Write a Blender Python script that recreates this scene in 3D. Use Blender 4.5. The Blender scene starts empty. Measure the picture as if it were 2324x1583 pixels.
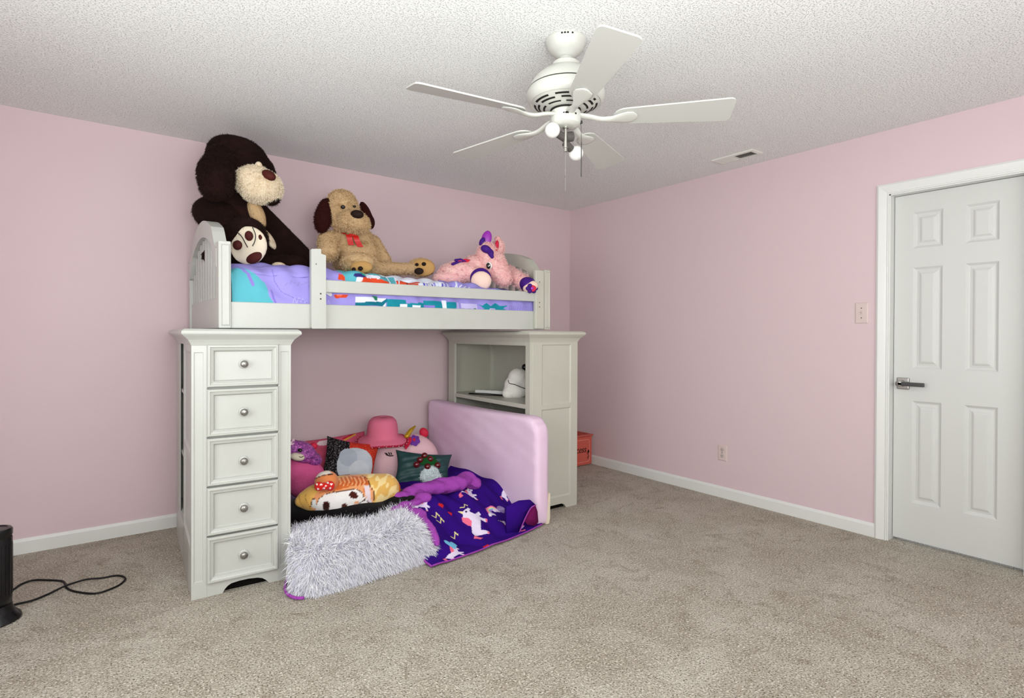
import bpy, bmesh, math, random
import numpy as np
from mathutils import Vector, Matrix, Euler
random.seed(7); rng = np.random.default_rng(7)
PI = math.pi
S = bpy.context.scene
COL = S.collection

# ------------------------------------------------------------------ camera
W, H = 2324, 1583
FPX = 1264.52; YAW, PITCH, ROLL = 0.64721, -0.0059887, 0.0042584
CAM = np.array([-3.7832, -4.06216, 1.21586]); SH = 25.33
f_ = np.array([math.sin(YAW)*math.cos(PITCH), math.cos(YAW)*math.cos(PITCH), math.sin(PITCH)])
r_ = np.array([math.cos(YAW), -math.sin(YAW), 0.0]); u_ = np.cross(r_, f_)
r2 = math.cos(ROLL)*r_ + math.sin(ROLL)*u_; u2 = -math.sin(ROLL)*r_ + math.cos(ROLL)*u_
cd = bpy.data.cameras.new('camera'); cam = bpy.data.objects.new('camera', cd); COL.objects.link(cam)
cam.matrix_world = Matrix(((r2[0], u2[0], -f_[0], CAM[0]), (r2[1], u2[1], -f_[1], CAM[1]),
                           (r2[2], u2[2], -f_[2], CAM[2]), (0, 0, 0, 1)))
cd.sensor_width = 36; cd.lens = FPX/W*36; cd.shift_y = -SH/W; cd.clip_start = 0.02
S.camera = cam

# ------------------------------------------------------------------ world, lights, exposure
wd = bpy.data.worlds.new('daylight'); S.world = wd; wd.use_nodes = True
bg = wd.node_tree.nodes['Background']; bg.inputs[0].default_value = (0.75, 0.86, 1.0, 1); bg.inputs[1].default_value = 1.0
def area(name, loc, direction, sx, sy, power, color=(1, 1, 1)):
    l = bpy.data.lights.new(name, 'AREA'); l.shape = 'RECTANGLE'; l.size = sx; l.size_y = sy
    l.energy = power; l.color = color
    o = bpy.data.objects.new(name, l); COL.objects.link(o); o.location = loc
    o.rotation_euler = Vector(direction).to_track_quat('-Z', 'Y').to_euler()
    return o
area('window_daylight_left', (-4.62, -2.65, 1.35), (1, 0.05, 0.0), 1.7, 1.35, 32, (0.95, 0.99, 0.975))
area('front_fill_light', (-2.3, -5.22, 1.35), (0.0, 1, -0.02), 2.4, 1.4, 31, (0.95, 0.99, 0.975))  # fill light added behind the camera, set at the unseen front window
area('ceiling_fill_light', (-3.6, -4.35, 1.45), (0.40, 0.76, 0.9), 1.0, 1.0, 70, (0.95, 0.99, 0.975))  # added fill light beside the camera, aimed up to brighten the ceiling
S.view_settings.view_transform = 'Standard'; S.view_settings.look = 'None'
S.view_settings.gamma = 1.0; S.view_settings.exposure = 0.04
S.view_settings.use_curve_mapping = False

# ------------------------------------------------------------------ helpers
def ray(px, py):
    v = np.array([(px-W/2)/FPX, -(py-H/2+SH)/FPX, 1.0])
    return v[0]*r2 + v[1]*u2 + v[2]*f_
def at(px, py, x=None, y=None, z=None):
    """point of the room seen at a photograph pixel, on a plane of the room"""
    d = ray(px, py)
    if x is not None: t = (x-CAM[0])/d[0]
    elif y is not None: t = (y-CAM[1])/d[1]
    else: t = (z-CAM[2])/d[2]
    return Vector(CAM + d*t)
FW = Vector((math.sin(YAW), math.cos(YAW), 0)); RT = Vector((math.cos(YAW), -math.sin(YAW), 0)); UP = Vector((0, 0, 1))
def mpp(p):
    return float(np.dot(np.array(p)-CAM, f_))/FPX
def lin(c):
    return tuple(((v/255)/12.92 if v/255 <= 0.04045 else ((v/255+0.055)/1.055)**2.4) for v in c)

def mat(name, rgb, rough=0.5, spec=0.5, bump=None, vary=None, metal=0.0, attr=None, sheen=0.0, trans=0.0):
    """rgb in 0-255 sRGB. bump: (scale, strength, dist). vary: list of (scale, rgb2, lo, hi)"""
    m = bpy.data.materials.new(name); m.use_nodes = True
    nt = m.node_tree; N = nt.nodes; L = nt.links
    b = N['Principled BSDF']
    b.inputs['Roughness'].default_value = rough; b.inputs['Specular IOR Level'].default_value = spec
    b.inputs['Metallic'].default_value = metal
    if sheen: b.inputs['Sheen Weight'].default_value = sheen
    tc = N.new('ShaderNodeTexCoord')
    b.inputs['Base Color'].default_value = (*lin(rgb), 1)
    last = None
    if attr:
        a = N.new('ShaderNodeAttribute'); a.attribute_name = attr; last = a.outputs['Color']
        L.new(last, b.inputs['Base Color'])
    for (sc, c2, lo, hi) in (vary or []):
        n = N.new('ShaderNodeTexNoise'); n.inputs['Scale'].default_value = sc; n.inputs['Detail'].default_value = 4
        L.new(tc.outputs['Object'], n.inputs['Vector'])
        rp = N.new('ShaderNodeMapRange'); rp.inputs[1].default_value = lo; rp.inputs[2].default_value = hi
        L.new(n.outputs['Fac'], rp.inputs[0])
        mx = N.new('ShaderNodeMix'); mx.data_type = 'RGBA'
        L.new(rp.outputs[0], mx.inputs[0])
        if last is None: mx.inputs[6].default_value = (*lin(rgb), 1)
        else: L.new(last, mx.inputs[6])
        mx.inputs[7].default_value = (*lin(c2), 1)
        last = mx.outputs[2]; L.new(last, b.inputs['Base Color'])
    prev = None
    for (sc, st, dist) in ([bump] if isinstance(bump, tuple) else (bump or [])):
        n = N.new('ShaderNodeTexNoise'); n.inputs['Scale'].default_value = sc; n.inputs['Detail'].default_value = 3
        L.new(tc.outputs['Object'], n.inputs['Vector'])
        bp = N.new('ShaderNodeBump'); bp.inputs['Strength'].default_value = st; bp.inputs['Distance'].default_value = dist
        L.new(n.outputs['Fac'], bp.inputs['Height'])
        if prev: L.new(prev, bp.inputs['Normal'])
        prev = bp.outputs[0]
    if prev: L.new(prev, b.inputs['Normal'])
    return m

def link(name, me, m=None, parent=None, loc=None, smooth=False):
    o = bpy.data.objects.new(name, me); COL.objects.link(o)
    if m and not me.materials: me.materials.append(m)
    if smooth:
        me.polygons.foreach_set('use_smooth', [True]*len(me.polygons)); me.update()
        if smooth == 2: me.set_sharp_from_angle(angle=math.radians(32))
    if loc is not None: o.location = loc
    if parent: o.parent = parent
    return o
def from_bm(name, bm, m=None, parent=None, loc=None, smooth=False):
    me = bpy.data.meshes.new(name); bmesh.ops.recalc_face_normals(bm, faces=bm.faces); bm.to_mesh(me); bm.free()
    return link(name, me, m, parent, loc, smooth)
def thing(name, label, cat, loc=(0, 0, 0), rotz=0.0, group=None):
    o = bpy.data.objects.new(name, None); COL.objects.link(o); o.empty_display_size = .1
    o.location = loc; o.rotation_euler = (0, 0, rotz)
    return tag(o, label, cat, group)
def tag(o, label, cat, group=None):
    o['label'] = label; o['category'] = cat
    if group: o['group'] = group
    return o
def struct(o):
    o['kind'] = 'structure'; return o

def add_box(bm, a, b, bev=0.0, seg=1):
    x0, y0, z0 = a; x1, y1, z1 = b
    t = bmesh.new()
    vs = [t.verts.new(p) for p in ((x0,y0,z0),(x1,y0,z0),(x1,y1,z0),(x0,y1,z0),(x0,y0,z1),(x1,y0,z1),(x1,y1,z1),(x0,y1,z1))]
    for q in ((0,3,2,1),(4,5,6,7),(0,1,5,4),(1,2,6,5),(2,3,7,6),(3,0,4,7)): t.faces.new([vs[i] for i in q])
    if bev: bmesh.ops.bevel(t, geom=t.edges[:], offset=bev, segments=seg, affect='EDGES', profile=.7)
    merge(bm, t)
def merge(bm, t):
    off = {}
    for v in t.verts: off[v] = bm.verts.new(v.co)
    for f in t.faces:
        try: bm.faces.new([off[v] for v in f.verts])
        except ValueError: pass
    t.free()
def box(name, a, b, m, parent=None, bev=0.003, seg=1):
    bm = bmesh.new(); add_box(bm, a, b, bev, seg); return from_bm(name, bm, m, parent)
def add_prism(bm, pts, axis, d0, d1):
    """extrude 2D outline. axis 'y': pts=(x,z); 'x': pts=(y,z); 'z': pts=(x,y)"""
    def P(p, d):
        return {'y': (p[0], d, p[1]), 'x': (d, p[0], p[1]), 'z': (p[0], p[1], d)}[axis]
    A = [bm.verts.new(P(p, d0)) for p in pts]; B = [bm.verts.new(P(p, d1)) for p in pts]
    n = len(pts)
    bm.faces.new(A); bm.faces.new(B[::-1])
    for i in range(n): bm.faces.new((A[i], A[(i+1) % n], B[(i+1) % n], B[i]))
def add_lathe(bm, prof, segs=32, c=(0, 0, 0), axis='z', cap=True):
    rings = []
    for r, h in prof:
        ring = []
        for i in range(segs):
            a = 2*PI*i/segs; x, y = r*math.cos(a), r*math.sin(a)
            p = (x, y, h) if axis == 'z' else ((x, h, y) if axis == 'y' else (h, x, y))
            ring.append(bm.verts.new((c[0]+p[0], c[1]+p[1], c[2]+p[2])))
        rings.append(ring)
    for a, b in zip(rings, rings[1:]):
        for i in range(segs): bm.faces.new((a[i], a[(i+1) % segs], b[(i+1) % segs], b[i]))
    if cap: bm.faces.new(rings[0]); bm.faces.new(rings[-1][::-1])
def add_tube(bm, pts, r, segs=8, closed=False, radii=None):
    pts = [Vector(p) for p in pts]; n = len(pts); rings = []; prevn = None
    for i, p in enumerate(pts):
        if closed: t = (pts[(i+1) % n]-pts[i-1])
        else: t = pts[min(i+1, n-1)]-pts[max(i-1, 0)]
        t.normalize()
        if prevn is None:
            nn = t.orthogonal().normalized()
        else:
            nn = (prevn - t*prevn.dot(t)); nn.normalize()
        prevn = nn; bb = t.cross(nn)
        rr = radii[i] if radii else r
        rings.append([bm.verts.new(p+nn*rr*math.cos(2*PI*k/segs)+bb*rr*math.sin(2*PI*k/segs)) for k in range(segs)])
    m = n if closed else n-1
    for i in range(m):
        a, b = rings[i], rings[(i+1) % n]
        for k in range(segs): bm.faces.new((a[k], a[(k+1) % segs], b[(k+1) % segs], b[k]))
    if not closed: bm.faces.new(rings[0][::-1]); bm.faces.new(rings[-1])
def spline(pts, n=8):
    P = [Vector(p) for p in pts]; P = [P[0]*2-P[1]]+P+[P[-1]*2-P[-2]]; out = []
    for i in range(1, len(P)-2):
        for k in range(n):
            t = k/n; a, b, c, d = P[i-1], P[i], P[i+1], P[i+2]
            out.append(0.5*((2*b)+(c-a)*t+(2*a-5*b+4*c-d)*t*t+(3*b-a-3*c+d)*t**3))
    out.append(P[-2]); return out
def rings_panel(bm, u0, u1, w0, w1, prof, M):
    """concentric rectangles (inset, depth); M maps (u, depth, w) to a point"""
    prev = None
    for ins, d in prof:
        ring = [bm.verts.new(M(*p)) for p in ((u0+ins, d, w0+ins), (u1-ins, d, w0+ins), (u1-ins, d, w1-ins), (u0+ins, d, w1-ins))]
        if prev:
            for i in range(4): bm.faces.new((prev[i], prev[(i+1) % 4], ring[(i+1) % 4], ring[i]))
        prev = ring
    bm.faces.new(prev)
def holed_face(bm, u0, u1, w0, w1, holes, M, d=0.0):
    us = sorted({u0, u1, *[h[0] for h in holes], *[h[1] for h in holes]}); ws = sorted({w0, w1, *[h[2] for h in holes], *[h[3] for h in holes]})
    V = {}
    def v(i, j):
        if (i, j) not in V: V[(i, j)] = bm.verts.new(M(us[i], d, ws[j]))
        return V[(i, j)]
    for i in range(len(us)-1):
        for j in range(len(ws)-1):
            cu, cw = (us[i]+us[i+1])/2, (ws[j]+ws[j+1])/2
            if any(h[0] < cu < h[1] and h[2] < cw < h[3] for h in holes): continue
            bm.faces.new((v(i, j), v(i+1, j), v(i+1, j+1), v(i, j+1)))
def ring_stack(bm, x0, x1, y0, y1, prof):
    prev = None
    for off, z in prof:
        ring = [bm.verts.new(p) for p in ((x0-off, y0-off, z), (x1+off, y0-off, z), (x1+off, y1+off, z), (x0-off, y1+off, z))]
        if prev:
            for i in range(4): bm.faces.new((prev[i], prev[(i+1) % 4], ring[(i+1) % 4], ring[i]))
        else: bm.faces.new(ring[::-1])
        prev = ring
    bm.faces.new(prev)

# --- soft bodies: smooth union of ellipsoids, sized in photograph pixels at a real depth
def ell(px, py, rx, ry, y, dd=0.0, rot=0.0, rd=None):
    """ellipsoid centred where (px,py) meets plane y, moved dd metres away from the camera"""
    c = at(px, py, y=y); c = c + FW*dd; s = mpp(c) * 1.0
    # keep on the same line of sight after moving
    d = ray(px, py); t = float(np.dot(np.array(c)-CAM, f_)); c = Vector(CAM + d*t)
    a = math.radians(rot)
    ax = RT*math.cos(a)+UP*math.sin(a); az = -RT*math.sin(a)+UP*math.cos(a)
    rdm = rd if rd else (rx+ry)/2*s
    return (c, ax, FW, az, rx*s, rdm, ry*s)
def sph(c, r, rz=None):
    return (Vector(c), RT, FW, UP, r, r, rz or r)
def chain(a, b, n=6):
    """tapered limb between two ellipsoids/spheres"""
    out = []
    for i in range(n+1):
        t = i/n
        out.append((a[0].lerp(b[0], t), a[1], a[2], a[3], a[4]*(1-t)+b[4]*t, a[5]*(1-t)+b[5]*t, a[6]*(1-t)+b[6]*t))
    return out
_ico = bmesh.new(); bmesh.ops.create_icosphere(_ico, subdivisions=3, radius=1.0)
ICO_V = np.array([v.co[:] for v in _ico.verts]); ICO_F = [[v.index for v in f.verts] for f in _ico.faces]; _ico.free()
def blend(name, els, m, parent=None, voxel=0.012, smooth=6, squash=None):
    V = []; F = []; o = 0
    for c, ax, ay, az, a, b, d in els:
        M = np.array([ax*a, ay*b, az*d])
        V.append(ICO_V@M+np.array(c)); F += [[i+o for i in f] for f in ICO_F]; o += len(ICO_V)
    me = bpy.data.meshes.new(name+'_base'); me.from_pydata(np.concatenate(V).tolist(), [], F)
    t = bpy.data.objects.new('tmp', me); COL.objects.link(t)
    md = t.modifiers.new('r', 'REMESH'); md.mode = 'VOXEL'; md.voxel_size = voxel
    if smooth:
        ms = t.modifiers.new('s', 'SMOOTH'); ms.iterations = smooth; ms.factor = .5
    dg = bpy.context.evaluated_depsgraph_get()
    res = bpy.data.meshes.new_from_object(t.evaluated_get(dg)); res.name = name
    bpy.data.objects.remove(t); bpy.data.meshes.remove(me)
    return link(name, res, m, parent, smooth=True)
def mesh_np(me):
    n = len(me.vertices); v = np.empty(n*3); me.vertices.foreach_get('co', v); v = v.reshape(-1, 3)
    nn = np.empty(n*3); me.vertices.foreach_get('normal', nn); return v, nn.reshape(-1, 3)
def quick_mesh(name, V, F, nper):
    me = bpy.data.meshes.new(name); nf = len(F)
    me.vertices.add(len(V)); me.vertices.foreach_set('co', np.asarray(V, dtype=np.float32).ravel())
    me.loops.add(nf*nper); me.loops.foreach_set('vertex_index', np.asarray(F, dtype=np.int32).ravel())
    me.polygons.add(nf); me.polygons.foreach_set('loop_start', np.arange(nf, dtype=np.int32)*nper)
    me.update(calc_edges=True); me.validate(); return me
def fur(src, n, length, width, m, comb=(0, 0, -0.6), jitter=.5, parent=None, name='fur', keep=None, cols=None, curl=0.0):
    """short strands standing on a soft surface, one joined part"""
    me = src.data; me.calc_loop_triangles()
    T = np.empty(len(me.loop_triangles)*3, dtype=np.int32); me.loop_triangles.foreach_get('vertices', T); T = T.reshape(-1, 3)
    V, NN = mesh_np(me)
    A = V[T]; ar = np.linalg.norm(np.cross(A[:, 1]-A[:, 0], A[:, 2]-A[:, 0]), axis=1)
    k = rng.choice(len(T), n, p=ar/ar.sum()); a, b = rng.random(n), rng.random(n); s = a+b > 1; a[s] = 1-a[s]; b[s] = 1-b[s]
    P = A[k, 0]*(1-a-b)[:, None]+A[k, 1]*a[:, None]+A[k, 2]*b[:, None]
    N = NN[T[k, 0]]*(1-a-b)[:, None]+NN[T[k, 1]]*a[:, None]+NN[T[k, 2]]*b[:, None]
    if keep is not None:
        q = keep(P, N); P, N = P[q], N[q]; n = len(P)
    L = length*(0.6+0.7*rng.random(n))
    D = N+np.array(comb)*(0.7+.6*rng.random((n, 1)))+rng.normal(0, jitter, (n, 3)); D /= np.linalg.norm(D, axis=1)[:, None]
    D2 = D+np.array([0, 0, -0.5])+rng.normal(0, jitter*.6+curl, (n, 3)); D2 /= np.linalg.norm(D2, axis=1)[:, None]
    side = np.cross(D, rng.normal(0, 1, (n, 3))); side /= np.linalg.norm(side, axis=1)[:, None]
    w = (width*(0.7+.6*rng.random(n)))[:, None]
    p1 = P+D*(L*.5)[:, None]; p2 = p1+D2*(L*.5)[:, None]
    VV = np.stack([P-side*w-N*.002, P+side*w-N*.002, p1+side*w*.8, p1-side*w*.8, p2], 1).reshape(-1, 3)
    i = np.arange(n)[:, None]*5
    F = np.concatenate([i+np.array([[0, 1, 2]]), i+np.array([[0, 2, 3]]), i+np.array([[3, 2, 4]])], 1).reshape(-1, 3)
    fm = quick_mesh(name, VV, F, 3)
    if cols is not None:
        c = cols(P, rng.random(n)); set_col(fm, np.repeat(c, 5, 0))
    o = link(name, fm, m, parent or src, smooth=True)
    o['kind'] = 'stuff'
    return o
def set_col(me, c, name='Col'):
    a = me.color_attributes.new(name, 'FLOAT_COLOR', 'POINT')
    q = np.ones((len(c), 4), dtype=np.float32); q[:, :3] = c; a.data.foreach_set('color', q.ravel())
def inpoly(P, poly):
    x, y = P[:, 0], P[:, 1]; r = np.zeros(len(P), bool); n = len(poly)
    for i in range(n):
        x0, y0 = poly[i]; x1, y1 = poly[(i+1) % n]
        c = ((y0 > y) != (y1 > y)); 
        if y1 != y0: r ^= c & (x < (x1-x0)*(y-y0)/(y1-y0)+x0)
    return r
def inell(P, cx, cy, rx, ry, rot=0):
    a = math.radians(rot); x, y = P[:, 0]-cx, P[:, 1]-cy
    u, v = x*math.cos(a)+y*math.sin(a), -x*math.sin(a)+y*math.cos(a)
    return (u/rx)**2+(v/ry)**2 < 1
def inline(P, pts, w):
    r = np.zeros(len(P), bool)
    for (x0, y0), (x1, y1) in zip(pts, pts[1:]):
        d = np.array([x1-x0, y1-y0]); L2 = (d**2).sum()+1e-12
        t = np.clip(((P-np.array([x0, y0]))@d)/L2, 0, 1)
        r |= np.linalg.norm(P-(np.array([x0, y0])+t[:, None]*d), axis=1) < w
    return r
def paint(C, P, ops):
    """flat print: ops in fabric coordinates P"""
    for o in ops:
        k = o[0]
        if k == 'poly': m = inpoly(P, o[2])
        elif k == 'ell': m = inell(P, *o[2])
        elif k == 'line': m = inline(P, o[2], o[3])
        C[m] = lin(o[1])
    return C
def project(V):
    d = V-CAM; z = d@f_
    return np.stack([W/2+FPX*(d@r2)/z, H/2-SH-FPX*(d@u2)/z], 1)
def grid_mesh(name, X, m, parent=None, smooth=True):
    """X: (nu,nv,3)"""
    nu, nv = X.shape[:2]
    i, j = np.meshgrid(np.arange(nu-1), np.arange(nv-1), indexing='ij'); a = (i*nv+j).ravel()
    F = np.stack([a, a+nv, a+nv+1, a+1], 1)
    return link(name, quick_mesh(name, X.reshape(-1, 3), F, 4), m, parent, smooth=smooth)
def sm(a, b, x):
    t = np.clip((x-a)/(b-a), 0, 1); return t*t*(3-2*t)

# ------------------------------------------------------------------ materials
M_wall = mat('pink_wall_paint', (217, 194, 198), .62, .3, bump=(260, .05, .002))
M_ceil = mat('textured_ceiling_paint', (243, 244, 242), .85, .2, bump=[(150, 1, .0032), (330, .4, .0010)])
_nt = M_ceil.node_tree
for _n in [n for n in _nt.nodes if n.type == 'BUMP']:      # popcorn: separate raised crumbs on a flat ground
    _src = _n.inputs['Height'].links[0].from_socket; _r = _nt.nodes.new('ShaderNodeMapRange')
    _r.inputs[1].default_value = .53; _r.inputs[2].default_value = .68; _r.interpolation_type = 'SMOOTHSTEP'
    _nt.links.new(_src, _r.inputs[0]); _nt.links.new(_r.outputs[0], _n.inputs['Height'])
M_trim = mat('white_trim_paint', (224, 225, 221), .35, .4)
M_door = mat('door_paint', (208, 209, 205), .38, .4, bump=(300, .03, .001))
M_white = mat('white_lacquered_wood', (188, 189, 183), .34, .45, vary=[(3, (183, 184, 177), .45, .75)])
M_cream = mat('offwhite_lacquered_wood', (190, 189, 177), .38, .4, vary=[(3, (185, 184, 171), .45, .75)])
M_inner = mat('shelf_interior', (178, 176, 163), .5, .3)
M_dark = mat('painted_shade', (12, 11, 10), .9, .1)  # near-black that stands in for shade inside recesses
M_bolt = mat('dark_bolt', (70, 66, 60), .4, .5, metal=.6)
M_pewter = mat('pewter_knob', (150, 148, 143), .32, .5, metal=.85, bump=(120, .5, .004))
M_fan = mat('white_fan_enamel', (198, 198, 191), .28, .5)
M_blade = mat('white_fan_blade', (192, 192, 186), .38, .4)
M_slot = mat('dark_slot', (38, 36, 33), .8, .1)
M_chrome = mat('brushed_nickel', (180, 178, 172), .25, .5, metal=.9)
M_gunmetal = mat('dark_grey_lever', (70, 70, 70), .35, .5, metal=.4)
M_bulb = mat('frosted_bulb', (222, 221, 216), .18, .6)
M_plate = mat('beige_pink_plastic', (214, 194, 190), .4, .4)
M_socket = mat('grey_pink_plastic', (200, 184, 182), .4, .4)
M_black = mat('black_plastic', (10, 10, 14), .25, .5)
M_cord = mat('black_rubber', (14, 13, 14), .55, .3)
M_vent = mat('vent_enamel', (222, 221, 215), .4, .4)
M_dfur = mat('dark_brown_plush', (26, 13, 11), .95, .1, bump=(60, .5, .01), vary=[(9, (44, 24, 19), .45, .8)])
M_dfur2 = mat('dark_brown_pile', (40, 24, 20), .95, .15)
M_cfur = mat('cream_plush', (228, 210, 182), .95, .1, bump=(80, .6, .01), vary=[(30, (192, 164, 128), .5, .75)])
M_csole = mat('cream_velour', (224, 212, 190), .9, .1, bump=(20, .15, .01))
M_pad = mat('maroon_velour', (62, 16, 12), .7, .25, vary=[(14, (84, 26, 18), .4, .8)])
M_tfur = mat('tan_plush', (196, 164, 124), .95, .1, bump=(70, .8, .012), vary=[(22, (158, 124, 84), .5, .72)])
M_tsole = mat('golden_tan_velour', (190, 148, 92), .9, .1)
M_tpad = mat('black_brown_velour', (34, 18, 12), .7, .2)
M_tear = mat('maroon_brown_plush', (48, 17, 15), .95, .1, bump=(60, .5, .01))
M_eye = mat('glossy_black_eye', (8, 8, 8), .1, .7)
M_ribbon = mat('red_satin', (196, 26, 20), .4, .5, bump=(16, .2, .004))
M_pfur = mat('pink_plush', (238, 182, 180), .95, .1, bump=(70, .8, .012), vary=[(26, (244, 204, 196), .45, .7), (40, (200, 132, 142), .56, .74)])
M_ppale = mat('pale_peach_velour', (240, 208, 192), .9, .1, bump=(30, .2, .005))
M_purp = mat('dark_purple_velour', (62, 16, 120), .7, .3)
M_mag = mat('violet_satin', (150, 40, 170), .4, .5, bump=(30, .3, .004))
M_red = mat('red_velour', (205, 34, 66), .6, .3)
M_mattp = mat('pink_mattress_cover', (232, 204, 226), .75, .2, bump=[(3, .25, .03), (400, .1, .001)], vary=[(1.6, (222, 186, 212), .45, .7)])
M_print = mat('printed_fabric', (200, 200, 200), .8, .2, attr='Col', bump=[(9, .35, .02), (60, .15, .003)])
M_plush_print = mat('printed_plush', (200, 200, 200), .95, .15, attr='Col', bump=[(14, .3, .02), (140, .3, .004)], sheen=.2)
M_throw = mat('printed_fleece', (60, 20, 120), .95, .05, attr='Col', bump=[(8, .7, .03), (90, .3, .004)])
M_sherpa = mat('magenta_sherpa', (158, 70, 168), .95, .1, bump=[(26, .4, .02), (160, .8, .006)])
M_flufb = mat('lilac_fluff_base', (212, 208, 230), .95, .1)
M_fluff = mat('lilac_fluff', (226, 224, 242), .9, .15, attr='Col')
M_blk = mat('black_velour', (9, 7, 8), .95, .05, sheen=.1)
M_tealp = mat('dark_teal_satin', (30, 64, 64), .5, .4, attr='Col', bump=(8, .4, .02))
M_hat = mat('pink_felt', (226, 118, 146), .9, .15, bump=(180, .15, .002))
M_braid = mat('red_braid', (176, 24, 56), .6, .3)
M_cord_w = mat('white_bead', (240, 230, 228), .5, .4)
M_gold = mat('gold_satin', (196, 160, 40), .28, .5, metal=.5, bump=(30, .3, .006))
M_toybox = mat('coral_painted_wood', (208, 96, 82), .45, .4)
M_toyline = mat('pale_pink_paint', (232, 150, 140), .5, .4)
M_toylet = mat('black_paint', (20, 10, 10), .5, .3)
M_wplush = mat('white_plush', (236, 234, 226), .95, .1, bump=(50, .5, .01))
M_beard = mat('white_yarn', (206, 216, 218), .95, .1, bump=(60, .8, .01))
M_berry = mat('dark_red_bauble', (92, 12, 18), .18, .7)
M_leaf = mat('green_felt', (22, 74, 34), .9, .1)
M_padm = mat('lilac_pad_cover', (150, 130, 180), .9, .1)

# carpet with footprints and pile
M_carpet = bpy.data.materials.new('beige_carpet'); M_carpet.use_nodes = True
nt = M_carpet.node_tree; N = nt.nodes; L = nt.links; b = N['Principled BSDF']
b.inputs['Roughness'].default_value = 1.0; b.inputs['Specular IOR Level'].default_value = .05
tc = N.new('ShaderNodeTexCoord')
def noise(sc, det=3, rough=.5, dist=0):
    n = N.new('ShaderNodeTexNoise'); n.inputs['Scale'].default_value = sc; n.inputs['Detail'].default_value = det
    n.inputs['Roughness'].default_value = rough; n.inputs['Distortion'].default_value = dist
    L.new(tc.outputs['Object'], n.inputs['Vector']); return n
def mapr(src, lo, hi, a=0., bb=1.):
    q = N.new('ShaderNodeMapRange'); q.inputs[1].default_value = lo; q.inputs[2].default_value = hi
    q.inputs[3].default_value = a; q.inputs[4].default_value = bb; L.new(src, q.inputs[0]); return q.outputs[0]
def mixc(fac, a, c):
    q = N.new('ShaderNodeMix'); q.data_type = 'RGBA'; L.new(fac, q.inputs[0])
    if isinstance(a, tuple): q.inputs[6].default_value = (*lin(a), 1)
    else: L.new(a, q.inputs[6])
    if isinstance(c, tuple): q.inputs[7].default_value = (*lin(c), 1)
    else: L.new(c, q.inputs[7])
    return q.outputs[2]
c1 = mixc(mapr(noise(2.6, 4, .6, .6).outputs['Fac'], .36, .66), (200, 192, 179), (178, 168, 153))
c2 = mixc(mapr(noise(11, 3, .6, .8).outputs['Fac'], .52, .72), c1, (165, 154, 139))
c3 = mixc(mapr(noise(150, 2).outputs['Fac'], .52, .68), c2, (104, 95, 83))
c4 = mixc(mapr(noise(115, 2).outputs['Fac'], .54, .68), c3, (228, 221, 209))
L.new(c4, b.inputs['Base Color'])
bp = N.new('ShaderNodeBump'); bp.inputs['Strength'].default_value = 1.0; bp.inputs['Distance'].default_value = .012
L.new(noise(135, 3).outputs['Fac'], bp.inputs['Height'])
bp2 = N.new('ShaderNodeBump'); bp2.inputs['Strength'].default_value = .5; bp2.inputs['Distance'].default_value = .02
L.new(noise(11, 3, .6, .8).outputs['Fac'], bp2.inputs['Height']); L.new(bp.outputs[0], bp2.inputs['Normal'])
L.new(bp2.outputs[0], b.inputs['Normal'])

# ------------------------------------------------------------------ room shell
RX0, RY0, CH = -4.7, -5.3, 2.44
struct(box('floor', (RX0-.1, RY0-.1, -.1), (.16, .1, 0), M_carpet, bev=0))
struct(box('ceiling', (RX0-.1, RY0-.1, CH), (.16, .1, CH+.1), M_ceil, bev=0))
struct(box('wall_back', (RX0-.1, 0, 0), (.16, .1, CH), M_wall, bev=0))
DY0, DY1, DZ = -3.40, -2.762, 2.062          # door opening (y range, top)
bm = bmesh.new()
for a, c in (((0, DY1, 0), (.14, 0, CH)), ((0, RY0, 0), (.14, DY0, CH)), ((0, DY0, DZ), (.14, DY1, CH))): add_box(bm, a, c)
struct(from_bm('wall_right', bm, M_wall))
WY0, WY1, WZ0, WZ1 = -3.45, -1.65, .62, 2.08
bm = bmesh.new()
for a, c in (((RX0-.1, RY0, 0), (RX0, WY0, CH)), ((RX0-.1, WY1, 0), (RX0, 0, CH)), ((RX0-.1, WY0, 0), (RX0, WY1, WZ0)), ((RX0-.1, WY0, WZ1), (RX0, WY1, CH))): add_box(bm, a, c)
struct(from_bm('wall_left', bm, M_wall))
FX0, FX1, FZ0, FZ1 = -3.55, -1.05, .65, 2.12
bm = bmesh.new()
for a, c in (((RX0, RY0-.1, 0), (FX0, RY0, CH)), ((FX1, RY0-.1, 0), (.0, RY0, CH)), ((FX0, RY0-.1, 0), (FX1, RY0, FZ0)), ((FX0, RY0-.1, FZ1), (FX1, RY0, CH))): add_box(bm, a, c)
struct(from_bm('wall_front', bm, M_wall))
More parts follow.
